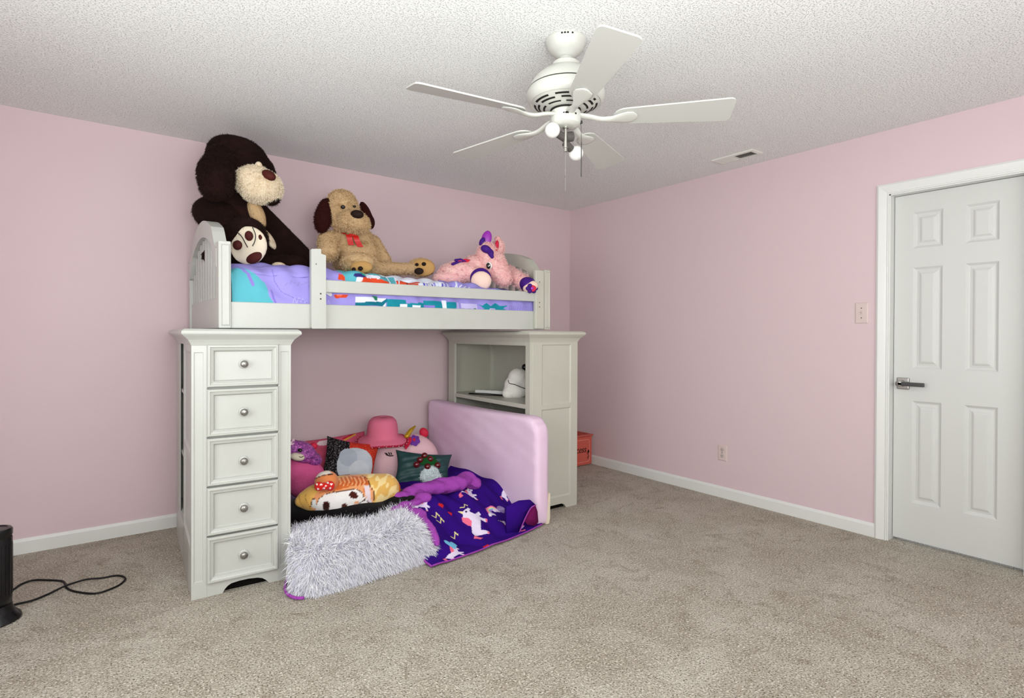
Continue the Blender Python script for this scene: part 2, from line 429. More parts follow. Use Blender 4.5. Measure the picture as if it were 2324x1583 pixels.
def window(name, lo, hi, axis, mull):
    w = struct(bpy.data.objects.new(name, None)); COL.objects.link(w)
    bm = bmesh.new(); x0, y0, z0 = lo; x1, y1, z1 = hi; t = .05
    if axis == 'x':
        for a, c in (((x0, y0, z0), (x1, y0+t, z1)), ((x0, y1-t, z0), (x1, y1, z1)), ((x0, y0, z0), (x1, y1, z0+t)), ((x0, y0, z1-t), (x1, y1, z1)), ((x0, (y0+y1)/2-.02, z0), (x1, (y0+y1)/2+.02, z1))): add_box(bm, a, c)
    else:
        for a, c in (((x0, y0, z0), (x0+t, y1, z1)), ((x1-t, y0, z0), (x1, y1, z1)), ((x0, y0, z0), (x1, y1, z0+t)), ((x0, y0, z1-t), (x1, y1, z1)), (((x0+x1)/2-.02, y0, z0), ((x0+x1)/2+.02, y1, z1))): add_box(bm, a, c)
    from_bm('window_frame', bm, M_trim, w)
    g = bpy.data.materials.get('window_glass')
    if not g:
        g = bpy.data.materials.new('window_glass'); g.use_nodes = True
        pb = g.node_tree.nodes['Principled BSDF']; pb.inputs['Transmission Weight'].default_value = 1; pb.inputs['Roughness'].default_value = 0; pb.inputs['IOR'].default_value = 1.45
    bm = bmesh.new()
    if axis == 'x': add_box(bm, ((x0+x1)/2-.003, y0+t, z0+t), ((x0+x1)/2+.003, y1-t, z1-t))
    else: add_box(bm, (x0+t, (y0+y1)/2-.003, z0+t), (x1-t, (y0+y1)/2+.003, z1-t))
    from_bm('window_pane', bm, g, w)
window('window_1', (RX0-.08, WY0, WZ0), (RX0-.03, WY1, WZ1), 'x', 1)
window('window_2', (FX0, RY0-.08, FZ0), (FX1, RY0-.03, FZ1), 'y', 1)

# baseboards: little profile (eased top)
def baseboard(name, axis, a, c, wall):
    bm = bmesh.new(); h, t = .083, .013
    if axis == 'x':
        prof = [(wall, 0), (wall-t, 0), (wall-t, h-.016), (wall-.005, h), (wall, h)]; add_prism(bm, prof, 'x', a, c)
    else:
        prof = [(wall, 0), (wall-t, 0), (wall-t, h-.016), (wall-.005, h), (wall, h)]; add_prism(bm, prof, 'y', a, c)
    struct(from_bm(name, bm, M_trim))
baseboard('baseboard_back', 'x', RX0, 0, 0)
baseboard('baseboard_right', 'y', -2.706, -.0131, 0)

# door, casing, jamb
d1 = struct(bpy.data.objects.new('door_1', None)); COL.objects.link(d1)
def casing_prof(bm, path_fn): pass
bm = bmesh.new()
# casing as mitred profile swept round the opening: (distance from opening, projection)
prof = [(0, 0), (0, .010), (.006, .011), (.010, .007), (.022, .011), (.045, .017), (.052, .018), (.060, .013), (.0625, .012), (.0625, 0)]
oy0, oy1, oz = -3.386, -2.768, 2.056
rows = []
for dist, pr in prof:
    rows.append([bm.verts.new(p) for p in ((-pr, oy1+dist, 0), (-pr, oy1+dist, oz+dist), (-pr, oy0-dist, oz+dist), (-pr, oy0-dist, 0))])
for a, c in zip(rows, rows[1:]):
    for i in range(3): bm.faces.new((a[i], a[i+1], c[i+1], c[i]))
from_bm('door_casing', bm, M_trim, d1)
bm = bmesh.new()
add_box(bm, (0.0, oy1-.007, 0), (.139, oy1+.006, oz+.006)); add_box(bm, (0, oy0-.006, 0), (.139, oy0+.007, oz+.006)); add_box(bm, (0, oy0, oz-.007), (.139, oy1, oz+.006))
add_box(bm, (.1, oy1-.02, 0), (.139, oy1-.007, oz)); 
from_bm('door_jamb', bm, M_trim, d1)
SX = .06; sy0, sy1, sz0, sz1 = oy0+.010, -2.778, .016, 2.046
holes = [(-3.014, -2.872, 1.729, 1.939), (-3.260, -3.118, 1.729, 1.939), (-3.014, -2.872, 1.026, 1.617), (-3.260, -3.118, 1.026, 1.617), (-3.014, -2.872, .24, .838), (-3.260, -3.118, .24, .838)]
MD = lambda u, d, w: (SX+d, u, w)
bm = bmesh.new(); holed_face(bm, sy0, sy1, sz0, sz1, holes, MD)
rim = [bm.verts.new(p) for p in ((SX, sy0, sz0), (SX, sy1, sz0), (SX, sy1, sz1), (SX, sy0, sz1))]; bk = [bm.verts.new((SX+.035, v.co.y, v.co.z)) for v in rim]
for i in range(4): bm.faces.new((rim[i], rim[(i+1) % 4], bk[(i+1) % 4], bk[i]))
bm.faces.new(bk)
bmesh.ops.remove_doubles(bm, verts=bm.verts[:], dist=1e-5)
slab = from_bm('door_slab', bm, M_door, d1)
for h in holes:
    bm = bmesh.new(); rings_panel(bm, h[0], h[1], h[2], h[3], [(0, 0), (.004, .003), (.012, .009), (.018, .010), (.030, .008), (.040, .002), (.046, .001)], MD)
    from_bm('panel', bm, M_door, slab)
hd = bpy.data.objects.new('door_handle', None); COL.objects.link(hd); hd.parent = d1; hd.location = (SX, -2.828, .936)
bm = bmesh.new(); add_box(bm, (-.009, -.032, -.034), (0, .032, .034), .007, 3); from_bm('handle_rose', bm, M_chrome, hd, smooth=False)
bm = bmesh.new(); add_lathe(bm, [(.014, -.009), (.013, -.035), (.018, -.04), (.018, -.052), (.014, -.054)], 24, axis='x', c=(0, .008, 0)); from_bm('handle_neck', bm, M_chrome, hd, smooth=True)
bm = bmesh.new(); add_box(bm, (-.054, -.118, -.0115), (-.04, .016, .0115), .005, 3); from_bm('handle_lever', bm, M_gunmetal, hd)['label'] = 'dark grey lever bar'

# ------------------------------------------------------------------ wall fittings
sw = thing('light_switch', 'single beige toggle light switch on the pink wall beside the door casing', 'switch', (0, -2.624, 1.357))
bm = bmesh.new(); rings_panel(bm, -.0375, .0375, -.064, .064, [(0, 0), (.002, -.004), (.006, -.006), (.008, -.0062)], lambda u, d, w: (d, u, w)); from_bm('wall_plate', bm, M_plate, sw)
box('toggle_slot', (-.0072, -.006, -.014), (-.006, .006, .014), M_socket, sw, 0)
bm = bmesh.new(); add_prism(bm, [(-.006, -.004), (-.016, .004), (-.017, .010), (-.006, .008)], 'y', -.004, .004); from_bm('toggle', bm, M_plate, sw)
for z in (-.03, .03):
    bm = bmesh.new(); add_lathe(bm, [(.0035, -.006), (.003, -.0078)], 10, axis='x', c=(0, 0, z)); from_bm('screw', bm, M_bolt, sw)
ou = thing('power_outlet', 'beige double power outlet low on the right pink wall', 'outlet', (0, -1.6845, .336))
bm = bmesh.new(); rings_panel(bm, -.037, .037, -.060, .060, [(0, 0), (.002, -.004), (.006, -.006), (.008, -.0062)], lambda u, d, w: (d, u, w)); from_bm('wall_plate', bm, M_plate, ou)
for z in (-.0235, .0235):
    bm = bmesh.new(); add_lathe(bm, [(.0165, -.006), (.016, -.0085), (.015, -.009)], 20, axis='x', c=(0, 0, z)); s = from_bm('socket_face', bm, M_socket, ou)
    bm = bmesh.new()
    for y in (-.006, .006): add_box(bm, (-.0095, y-.0012, z-.001), (-.0088, y+.0012, z+.008))
    add_lathe(bm, [(.0026, -.0088), (.0026, -.0095)], 8, axis='x', c=(0, 0, z-.007)); from_bm('socket_slots', bm, M_slot, s)
bm = bmesh.new(); add_lathe(bm, [(.0035, -.006), (.003, -.0078)], 10, axis='x'); from_bm('screw', bm, M_bolt, ou)

vt = thing('ceiling_vent', 'white rectangular air vent with louvres in the ceiling near the right wall', 'vent', (-.257, -1.935, CH))
bm = bmesh.new(); HX, HY = .066, .155; ix, iy = .042, .130
prev = None
for x, y, z in ((HX, HY, 0), (HX-.004, HY-.004, -.007), (ix+.004, iy+.004, -.011), (ix, iy, -.009), (ix, iy, 0.0)):
    ring = [bm.verts.new(p) for p in ((-x, -y, z), (x, -y, z), (x, y, z), (-x, y, z))]
    if prev:
        for i in range(4): bm.faces.new((prev[i], prev[(i+1) % 4], ring[(i+1) % 4], ring[i]))
    prev = ring
add_box(bm, (-ix, -.004, -.009), (ix, .004, 0)); from_bm('vent_frame', bm, M_vent, vt)
box('duct_shade_sheet', (-ix, -iy, -.0015), (ix, iy, -.0005), M_dark, vt, 0)  # flat near-black sheet painted as the darkness behind the louvres
for sgn in (-1, 1):
    for i in range(11):
        y = sgn*(.013+.0108*i); k = .0068
        bm = bmesh.new(); add_prism(bm, [(y+sgn*k*.75, -.0105), (y+sgn*k*.75+.0012, -.0105), (y-sgn*k*.75+.0012, -.002), (y-sgn*k*.75, -.002)], 'x', -ix, ix); from_bm('louver', bm, M_vent, vt)

# ------------------------------------------------------------------ ceiling fan
fan = thing('ceiling_fan', 'white five-blade ceiling fan with bare bulb light kit and pull chains', 'fan', (-2.205, -2.338, CH))
bm = bmesh.new(); add_lathe(bm, [(.083, 0), (.086, -.006), (.084, -.014), (.079, -.022), (.076, -.03), (.068, -.045), (.052, -.058), (.046, -.062), (.042, -.066), (.034, -.072), (.026, -.076)], 48); from_bm('canopy', bm, M_fan, fan, smooth=2)
bm = bmesh.new()
for a in (-2.5, -2.36, -2.22, -2.0): add_box(bm, (.0845*math.cos(a)-.003, .0845*math.sin(a)-.003, -.014), (.0845*math.cos(a)+.003, .0845*math.sin(a)+.003, -.009))
from_bm('canopy_screws', bm, M_slot, fan)['kind'] = 'stuff'
bm = bmesh.new(); add_lathe(bm, [(.026, -.07), (.028, -.078), (.020, -.086), (.016, -.09), (.016, -.106)], 24); from_bm('downrod', bm, M_fan, fan, smooth=2)
bm = bmesh.new(); add_lathe(bm, [(.03, -.092), (.052, -.094), (.056, -.098), (.056, -.116), (.066, -.121), (.095, -.134), (.128, -.160), (.147, -.186), (.154, -.204)], 56); from_bm('motor_cover', bm, M_fan, fan, smooth=2)
bm = bmesh.new(); add_lathe(bm, [(.151, -.203), (.151, -.210)], 56); from_bm('housing_gap', bm, M_slot, fan)
bm = bmesh.new(); add_lathe(bm, [(.155, -.209), (.162, -.222), (.163, -.237), (.158, -.251), (.150, -.261), (.146, -.263), (.141, -.261), (.137, -.264), (.124, -.2705), (.110, -.277), (.095, -.283), (.08, -.287), (.060, -.291)], 64); mh = from_bm('motor_housing', bm, M_fan, fan, smooth=2)
for ri, (r0, z0, r1, z1) in enumerate(((.132, -.2677, .124, -.2717), (.116, -.2755, .108, -.2792), (.094, -.2845, .086, -.2865))):
    for k in range(7):
        a0 = k*2*PI/7+.05+ri*.18; bm = bmesh.new(); rows = []
        for j in range(7):
            a = a0+j*(.66/6); rows.append([bm.verts.new((r*math.cos(a), r*math.sin(a), z)) for r, z in ((r0, z0), (r1, z1))])
        for p, q in zip(rows, rows[1:]): bm.faces.new((p[0], p[1], q[1], q[0]))
        from_bm('housing_slot', bm, M_slot, mh)
bm = bmesh.new(); add_lathe(bm, [(.064, -.288), (.064, -.296)], 32); from_bm('housing_gap', bm, M_slot, fan)
bm = bmesh.new(); add_lathe(bm, [(.058, -.294), (.063, -.300), (.0635, -.335), (.060, -.350), (.050, -.358), (.030, -.361)], 40); from_bm('switch_housing', bm, M_fan, fan, smooth=2)
bm = bmesh.new()
for a, s in ((-2.42, .0022), (-2.30, .002), (-2.24, .0035), (-2.17, .003), (-1.62, .003)): add_box(bm, (.0632*math.cos(a)-s, .0632*math.sin(a)-s, -.323-s), (.0632*math.cos(a)+s, .0632*math.sin(a)+s, -.323+s))
from_bm('housing_screws', bm, M_slot, fan)['kind'] = 'stuff'
def blade_mesh():
    bm = bmesh.new(); out = []
    L0, L1, w0, w1, rc = .20, .665, .050, .073, .022
    for a in np.linspace(PI/2, PI*1.5, 11): out.append((L0+.05+.055*math.cos(a), w0*math.sin(a)))
    for a in np.linspace(-PI/2, 0, 5): out.append((L1-rc+rc*math.cos(a), -w1+rc+rc*math.sin(a)))
    for a in np.linspace(0, PI/2, 5): out.append((L1-rc+rc*math.cos(a), w1-rc+rc*math.sin(a)))
    add_prism(bm, out, 'z', -.003, .003); bmesh.ops.recalc_face_normals(bm, faces=bm.faces)
    me = bpy.data.meshes.new('blade'); bm.to_mesh(me); bm.free(); me.materials.append(M_blade); return me
def iron_mesh():
    bm = bmesh.new()
    pts = [(.055, 0, .012), (.10, 0, .004), (.14, 0, -.008), (.175, 0, -.012), (.215, 0, -.010), (.245, 0, -.008), (.275, 0, -.007), (.292, 0, -.006)]
    P = spline(pts, 5); n = len(P)
    wid = np.interp([p.x for p in P], [.055, .10, .15, .19, .225, .25, .275, .290, .293], [.020, .016, .013, .018, .032, .038, .034, .016, .004])
    hei = np.interp([p.x for p in P], [.055, .12, .18, .24, .29], [.008, .009, .008, .006, .003])
    rings = []
    for p, w, h in zip(P, wid, hei):
        rings.append([bm.verts.new((p.x, w*math.cos(a), p.z+h*math.sin(a))) for a in np.linspace(0, 2*PI, 13)[:-1]])
    for a, c in zip(rings, rings[1:]):
        for k in range(12): bm.faces.new((a[k], a[(k+1) % 12], c[(k+1) % 12], c[k]))
    bm.faces.new(rings[0][::-1]); bm.faces.new(rings[-1]); bmesh.ops.recalc_face_normals(bm, faces=bm.faces)
    me = bpy.data.meshes.new('blade_iron'); bm.to_mesh(me); bm.free(); me.materials.append(M_fan)
    for p in me.polygons: p.use_smooth = True
    return me
BL, IR = blade_mesh(), iron_mesh()
TILT = Matrix.Rotation(math.radians(0.9), 4, Vector((-math.sin(math.radians(62)), math.cos(math.radians(62)), 0)))
for k in range(5):
    a = math.radians(26+72*k)
    Rz = Matrix.Rotation(a, 4, 'Z'); T = Matrix.Translation((0, 0, -.327))
    o = link('blade', BL, None, fan); o.matrix_local = T @ TILT @ Rz @ Matrix.Rotation(math.radians(-(13, 1, 14, 12, 12)[k]), 4, 'X')
    i = link('blade_iron', IR, None, o); i.matrix_local = Matrix.Identity(4)
# light kit: nickel stem, three dark sockets, two bulbs
bm = bmesh.new(); add_lathe(bm, [(.012, -.358), (.012, -.366), (.0072, -.368), (.0072, -.44), (.0095, -.441), (.0095, -.446), (.0075, -.447), (.0085, -.462), (.004, -.463)], 16); from_bm('light_stem', bm, M_chrome, fan, smooth=2)
cr = RT; 
def socket(dir3, base, ln, r, m, name):
    bm = bmesh.new(); d = Vector(dir3).normalized(); b0 = Vector(base)
    add_tube(bm, [b0, b0+d*ln*.5, b0+d*ln], r, 16); return from_bm(name, bm, m, fan, smooth=False)
SB = Vector((0, 0, -.40))+FW*.018
M_sock = mat('grey_socket', (74, 70, 66), .5, .4)
dl = (-RT*.75 - FW*.55 + UP*.25).normalized(); dr = (RT*.7+FW*.6-UP*.45).normalized(); df = (RT*.6+FW*.25+UP*.15).normalized()
socket(dl, SB, .045, .017, M_sock, 'lamp_socket'); socket(dr, SB+Vector((0, 0, -.02)), .04, .016, M_sock, 'lamp_socket')
socket(df, SB+Vector((0, 0, .005)), .034, .021, M_sock, 'lamp_socket')
for d, base, q in ((dl, SB, .072), (dr, SB+Vector((0, 0, -.015)), .075)):
    bm = bmesh.new(); bmesh.ops.create_uvsphere(bm, u_segments=24, v_segments=16, radius=.0315)
    bmesh.ops.translate(bm, verts=bm.verts[:], vec=base+d*q); from_bm('light_bulb', bm, M_bulb, fan, smooth=True)
bm = bmesh.new(); add_tube(bm, [(0, 0, -.46), (0, 0, -.625)], .0012, 6); add_box(bm, (-.002, -.002, -.57), (.002, .002, -.56)); from_bm('pull_chain', bm, M_chrome, fan)
pc = RT*.062+FW*.0
bm = bmesh.new(); add_box(bm, tuple(pc+Vector((-.006, -.006, -.345))), tuple(pc+Vector((.006, .006, -.333)))); add_tube(bm, [pc+Vector((0, 0, -.335)), pc+Vector((.004, 0, -.36)), pc+Vector((.006, 0, -.43))], .0012, 6); add_tube(bm, [pc+Vector((.006, 0, -.42)), pc+Vector((.006, 0, -.565))], .0022, 6); from_bm('pull_chain', bm, M_gunmetal, fan)

# ------------------------------------------------------------------ drawer chest (left support of the loft bed)
ch = thing('drawer_chest', 'tall narrow white five-drawer chest with round pewter knobs under the bed', 'chest', (-3.42, -1.17, 0), math.radians(-3))
CW, CD = .43, 1.06
TOP = [(0, 1.158), (.003, 1.165), (.006, 1.172), (.014, 1.186), (.026, 1.198), (.034, 1.205), (.036, 1.208), (.040, 1.210), (.042, 1.216), (.040, 1.226), (.034, 1.231), (.030, 1.2335), (.026, 1.236)]
bm = bmesh.new(); ring_stack(bm, 0, CW, 0, CD, TOP); from_bm('top', bm, M_white, ch)
# carcass behind the drawers and the pieces of the open end
box('drawer_case', (.012, .02, .05), (CW-.012, .46, 1.16), M_white, ch, 0)
bm = bmesh.new(); add_box(bm, (CW-.02, .46, .02), (CW-.002, CD, 1.16)); from_bm('side_panel', bm, M_white, ch)
box('back_panel', (.012, CD-.02, .02), (CW-.02, CD-.006, 1.16), M_white, ch, 0)
box('back_stile', (0, .79, .0), (.007, CD, 1.16), M_white, ch, .001)
for z in (.20, .54, .89): box('shelf', (.010, .46, z-.009), (CW-.02, CD-.02, z+.009), M_white, ch, .001)
box('side_base_rail', (0, .16, .0), (.016, .80, .20), M_white, ch, .002)
bm = bmesh.new(); ML = lambda u, d, w: (d, u, w)
sp = [(.05, .44, .66, 1.13), (.05, .44, .22, .63)]
holed_face(bm, .012, .49, .0, 1.16, sp, ML)
for h in sp: rings_panel(bm, *h, [(0, 0), (.004, .004), (.012, .008), (.02, .008)], ML)
add_box(bm, (.002, .486, 0), (.012, .489, 1.16)); from_bm('side_panel', bm, M_white, ch)
MF = lambda u, d, w: (u, d, w)
for u0, u1 in ((0, .062), (.37, CW)):
    bm = bmesh.new(); h = (u0+.010, u1-.014, .075, 1.128) if u0 == 0 else (u0+.012, u1-.012, .075, 1.128)
    holed_face(bm, u0, u1, 0, 1.16, [h], MF); rings_panel(bm, *h, [(0, 0), (.001, .004), (.003, .005)], MF)
    add_box(bm, (u0, .006, 0), (u1, .022, 1.16), 0)
    for x in (u0, u1):
        v = [bm.verts.new(p) for p in ((x, 0, 0), (x, .02, 0), (x, .02, 1.16), (x, 0, 1.16))]; bm.faces.new(v)
    from_bm('front_stile', bm, M_white, ch)
bm = bmesh.new()
arch = [(.062, 0), (.062, .062), (.37, .062), (.37, 0), (.330, 0), (.326, .006), (.316, .018), (.300, .030), (.280, .037), (.24, .042), (.20, .042), (.165, .038), (.150, .030), (.138, .018), (.130, .004), (.128, 0)]
add_prism(bm, arch, 'y', .002, .02); from_bm('apron', bm, M_white, ch)
box('top_rail', (.062, .002, 1.165), (.37, .02, 1.175), M_white, ch, 0)
box('base_shade_block', (.03, .03, .0), (.40, .05, .05), M_dark, ch, 0)  # near-black block painted as the shade behind the apron arch
dz = [(.966, 1.163), (.739, .958), (.511, .731), (.283, .503), (.062, .275)]
for i, (z0, z1) in enumerate(dz):
    bm = bmesh.new(); u0, u1 = .062, .371
    rings_panel(bm, u0, u1, z0, z1, [(0, .004), (0, -.010), (.003, -.017), (.006, -.019), (.011, -.019), (.013, -.014), (.022, -.010), (.023, -.013), (.026, -.012), (.030, -.003), (.032, .003), (.034, .004)], MF)
    dr_ = from_bm('drawer', bm, M_white, ch)
    c = ((u0+u1)/2, .004, (1.071, .843, .611, .388, .165)[i])
    bm = bmesh.new(); add_lathe(bm, [(.0215, 0), (.0225, -.004), (.0215, -.008), (.018, -.010)], 28, c=c, axis='y'); from_bm('knob_backplate', bm, M_white, dr_, smooth=2)
    bm = bmesh.new(); add_lathe(bm, [(.009, -.008), (.009, -.016), (.014, -.019), (.0172, -.024), (.0165, -.029), (.012, -.033), (.004, -.035)], 28, c=c, axis='y'); from_bm('knob', bm, M_pewter, dr_, smooth=True)['label'] = 'embossed pewter knob'

# ------------------------------------------------------------------ corner bookcase (right support)
cb = thing('bookcase', 'off-white panelled bookcase with open shelf side behind the pink mattress', 'bookcase', (-1.443, -1.165, 0))
BW, BD = .438, 1.06
bm = bmesh.new(); ring_stack(bm, 0, BW, 0, BD, [(o, z+.005) for o, z in TOP]); from_bm('top', bm, M_cream, cb)
bm = bmesh.new(); hs = [(.105, .375, .735, 1.148), (.105, .375, .085, .705)]
holed_face(bm, 0, BW, .055, 1.165, hs, MF)
for h in hs: rings_panel(bm, *h, [(0, 0), (.004, .003), (.008, .006), (.012, .0065)], MF)
for x in (0, BW):
    v = [bm.verts.new(p) for p in ((x, 0, 0), (x, .02, 0), (x, .02, 1.165), (x, 0, 1.165))]; bm.faces.new(v)
from_bm('front_panel', bm, M_cream, cb)
bm = bmesh.new(); ap = [(0, 0), (0, .055), (BW, .055), (BW, 0), (.335, 0), (.329, .006), (.322, .018), (.308, .028), (.290, .034), (.16, .034), (.142, .028), (.128, .018), (.121, .006), (.115, 0)]
add_prism(bm, ap, 'y', 0, .02); from_bm('apron', bm, M_cream, cb)
bm = bmesh.new(); add_tube(bm, [(.026, -.001, .06), (.026, -.001, 1.16)], .003, 6); from_bm('corner_bead', bm, M_cream, cb)
box('side_panel', (BW-.018, .02, 0), (BW-.0005, BD, 1.165), M_cream, cb, 0)
box('back_panel', (.012, BD-.02, .02), (BW-.018, BD-.006, 1.165), M_inner, cb, 0)
box('corner_post', (BW-.05, BD-.05, .02), (BW-.018, BD-.02, 1.165), M_cream, cb, .001)
box('front_stile', (0, .02, 0), (.02, .048, 1.165), M_cream, cb, .001)
box('back_stile', (0, .965, 0), (.02, BD, 1.165), M_cream, cb, .002)
box('top_rail', (0, .048, 1.140), (.02, .965, 1.165), M_cream, cb, .001)
box('shelf', (.004, .022, .712), (BW-.019, BD-.02, .742), M_cream, cb, .002)
box('lower_shelf', (.02, .022, .10), (BW-.019, BD-.02, .13), M_cream, cb, .002)
box('toe_shade_block', (.03, .03, .0), (BW-.03, .05, .055), M_dark, cb, 0)  # solid near-black block in place of shade under the bookcase

# things on the bookcase shelf
wp = thing('white_plush', 'white plush toy with black ear sitting on the bookcase shelf', 'plush toy', at(1170, 903, y=-.72))
wpi = Matrix.Translation(-wp.location)
def under(o, root):
    """parent without moving"""
    o.parent = root; o.matrix_parent_inverse = root.matrix_basis.inverted(); return o
YB = -.70
under(blend('body', [ell(1170, 886, 29, 20, YB), ell(1176, 858, 24, 24, YB), ell(1188, 880, 24, 22, YB), ell(1155, 892, 16, 13, YB), ell(1166, 872, 22, 20, YB), ell(1182, 868, 24, 26, YB)], M_wplush, None, .01, 4), wp)
under(blend('ear', [ell(1191, 833, 7, 8, YB)], M_black, None, .006, 2), wp)
bm = bmesh.new(); add_tube(bm, spline([at(x, y, y=YB-.085) for x, y in ((1153, 862), (1156, 869), (1168, 872), (1180, 877), (1193, 882))], 5), .0025, 6); under(from_bm('black_wire', bm, M_cord), wp)
sh = .742
ps = thing('power_strip', 'white power strip lying at the back of the bookcase shelf', 'power strip', (-1.22, -.40, sh), math.radians(-62))
box('casing', (-.14, -.022, 0), (.14, .022, .026), M_trim, ps, .004)
for i in range(4): box('socket', (-.10+.055*i-.012, -.012, .0255), (-.10+.055*i+.012, .012, .027), M_socket, ps, 0)
bm = bmesh.new()
add_tube(bm, spline([(-1.27, -.62, sh+.006), (-1.36, -.48, sh+.006), (-1.40, -.36, sh+.006), (-1.37, -.33, sh+.006), (-1.30, -.42, sh+.006), (-1.27, -.52, sh+.006), (-1.24, -.60, sh+.006), (-1.18, -.66, sh+.006)], 6), .0035, 6)
under(from_bm('power_cord', bm, M_cord), ps)['label'] = 'black power cord looped on the shelf'

# ------------------------------------------------------------------ loft bed
bed = thing('loft_bed', 'white wooden loft bed with guard rail standing on chest and bookcase', 'bed', (-3.30, -1.12, 1.24)); bed.rotation_euler = (0, math.radians(-.28), 0)
BWD = 1.02    # across
def bed_end(x0, sgn, kind, zt, mm):
    """an end in plane x = x0 (local); sgn: +1 outer face towards -x"""
    e = bpy.data.objects.new(kind, None); COL.objects.link(e); e.parent = bed
    t = .034
    for y in (0, BWD-.055):
        bm = bmesh.new(); w = .054
        add_box(bm, (x0, y, 0), (x0+w, y+.055, zt), .003)
        if y == 0:   # sunk face on the front of the post
            rings_panel(bm, x0+.008, x0+w-.006, .012, zt-.014, [(0, -.0005), (.004, -.0035), (.007, -.0012), (.009, -.001)], MF)
        from_bm('post', bm, mm, e)
    xs0, xs1 = x0+.010, x0+.010+t
    bm = bmesh.new(); add_box(bm, (xs0, .055, .0), (xs1, BWD-.055, .15), .003); from_bm('bottom_panel', bm, mm, e)
    # arched crown rail: shoulders curving up to a flat arch
    ys = np.linspace(.055, BWD-.055, 33); tt = np.abs((ys-BWD/2)/(BWD/2-.055))
    up = zt-.03+.195*np.where(tt < .62, 1-.30*(tt/.62)**2, .70*(1-sm(.62, 1.0, tt)))
    lo = up-.085-.0*tt; lo = np.minimum(lo, zt+.03)*0+ (up-.088)
    bm = bmesh.new(); add_prism(bm, list(zip(ys, up))+list(zip(ys[::-1], lo[::-1])), 'x', xs0-.012, xs1+.012); from_bm('crown_rail', bm, mm, e)
    n = 11
    for i in range(n):
        y = .055+(BWD-.11)*(i+.5)/n; z = float(np.interp(y, ys, lo))
        bm = bmesh.new(); add_box(bm, (xs0+.008, y-.017, .145), (xs1-.008, y+.017, z+.01), .002); from_bm('slat', bm, mm, e)
    return e
bed_end(0, 1, 'headboard', .415, M_white)
bed_end(2.022, -1, 'footboard', .415, M_cream)
bm = bmesh.new(); add_box(bm, (.054, .012, 0), (2.022, .040, .128), .003); from_bm('side_rail', bm, M_white, bed)
bm = bmesh.new(); add_box(bm, (.054, BWD-.04, 0), (2.022, BWD-.012, .128), .003); from_bm('side_rail', bm, M_white, bed)
for i in range(9):
    x = .16+i*.215; box('bed_slat', (x, .04, .055), (x+.07, BWD-.04, .073), M_white, bed, 0)
bm = bmesh.new(); add_prism(bm, [(.427, .004), (.431, .0), (.500, .0), (.503, .004), (.503, .385), (.478, .390), (.478, .412), (.474, .416), (.431, .412), (.427, .408)], 'y', -.018, .011); gp = from_bm('guard_post', bm, M_white, bed)
bm = bmesh.new(); add_box(bm, (.503, -.006, .192), (1.934, .012, .257), .003); from_bm('guard_rail', bm, M_white, bed)
bm = bmesh.new(); add_box(bm, (1.930, -.018, .006), (2.004, .011, .406), .003); gb = from_bm('guard_post', bm, M_cream, bed)
for par, xs, zs, r in ((gp, (.475,), (.155, .182), .0045), (gp, (.452,), (.335,), .003), (gb, (1.962, 1.972)[:1], (.155, .185, .325), .004)):
    for x in xs:
        for z in zs:
            bm = bmesh.new(); add_lathe(bm, [(r, -.018), (r*.8, -.0195)], 12, c=(x, 0, z), axis='y'); from_bm('bolt', bm, M_bolt, par)

# mattress under the comforter
mt = tag(box('mattress', (-3.236, -1.075, 1.318), (-1.30, -.165, 1.47), mat('ticking', (225, 222, 226), .9, .1), None, .04, 4), 'mattress lying in the loft bed under the printed comforter', 'mattress')
# comforter: rounded drape with wrinkles
nu, nv = 640, 200
u = np.linspace(0, 1, nu)[:, None]; s = np.linspace(0, 1, nv)[None, :]
x0c, x1c = -3.238, -1.292
X = x0c+(x1c-x0c)*u+0*s
# profile along s: front drop, rounded edge, top, rear
th = 1.0
Yf, Yb = -1.083, -.15
zt = 1.545-.030*sm(.25, .75, u)-.022*sm(.7, 1.0, u)
prof_s = s
front = np.clip(s/.22, 0, 1); topp = np.clip((s-.22)/.78, 0, 1)
rr = .055
Y = np.where(s < .22, Yf+.012*np.sin(front*PI)*-1*0, Yf+(Yb-Yf)*topp) + 0*u
Z = np.where(s < .22, 1.345+(zt-1.345)*front, zt+.03*np.sin(topp*PI))
e = np.where(s < .22, (s-.22)/.22, (s-.22)/.10)
# round the edge
rd = np.clip(1-np.abs(e), 0, 1)**2
Y = Y+rd*.028; Z = Z-rd*.020
wr = (.006*np.sin(38*u+9*np.sin(6*s+2*u)) + .005*np.sin(90*u+14*s) + .009*np.sin(14*u+5*s*3))*sm(.0, .1, u)*sm(1.0, .9, u)
Y = Y-wr*np.where(s < .3, 1, .1)*.8; Z = Z+wr*np.where(s < .2, .1, 1.0)
Y = np.maximum(Y, -1.0875)
endr = sm(0, .02, u)*sm(1.0, .98, u); Z = np.where(Z > 1.4, 1.4+(Z-1.4)*(.80+.20*endr), Z)
G = np.stack([X, Y, Z], -1)
cf = grid_mesh('comforter', G, M_print); tag(cf, 'lavender comforter with printed aqua and orange town pattern on the loft bed', 'comforter')
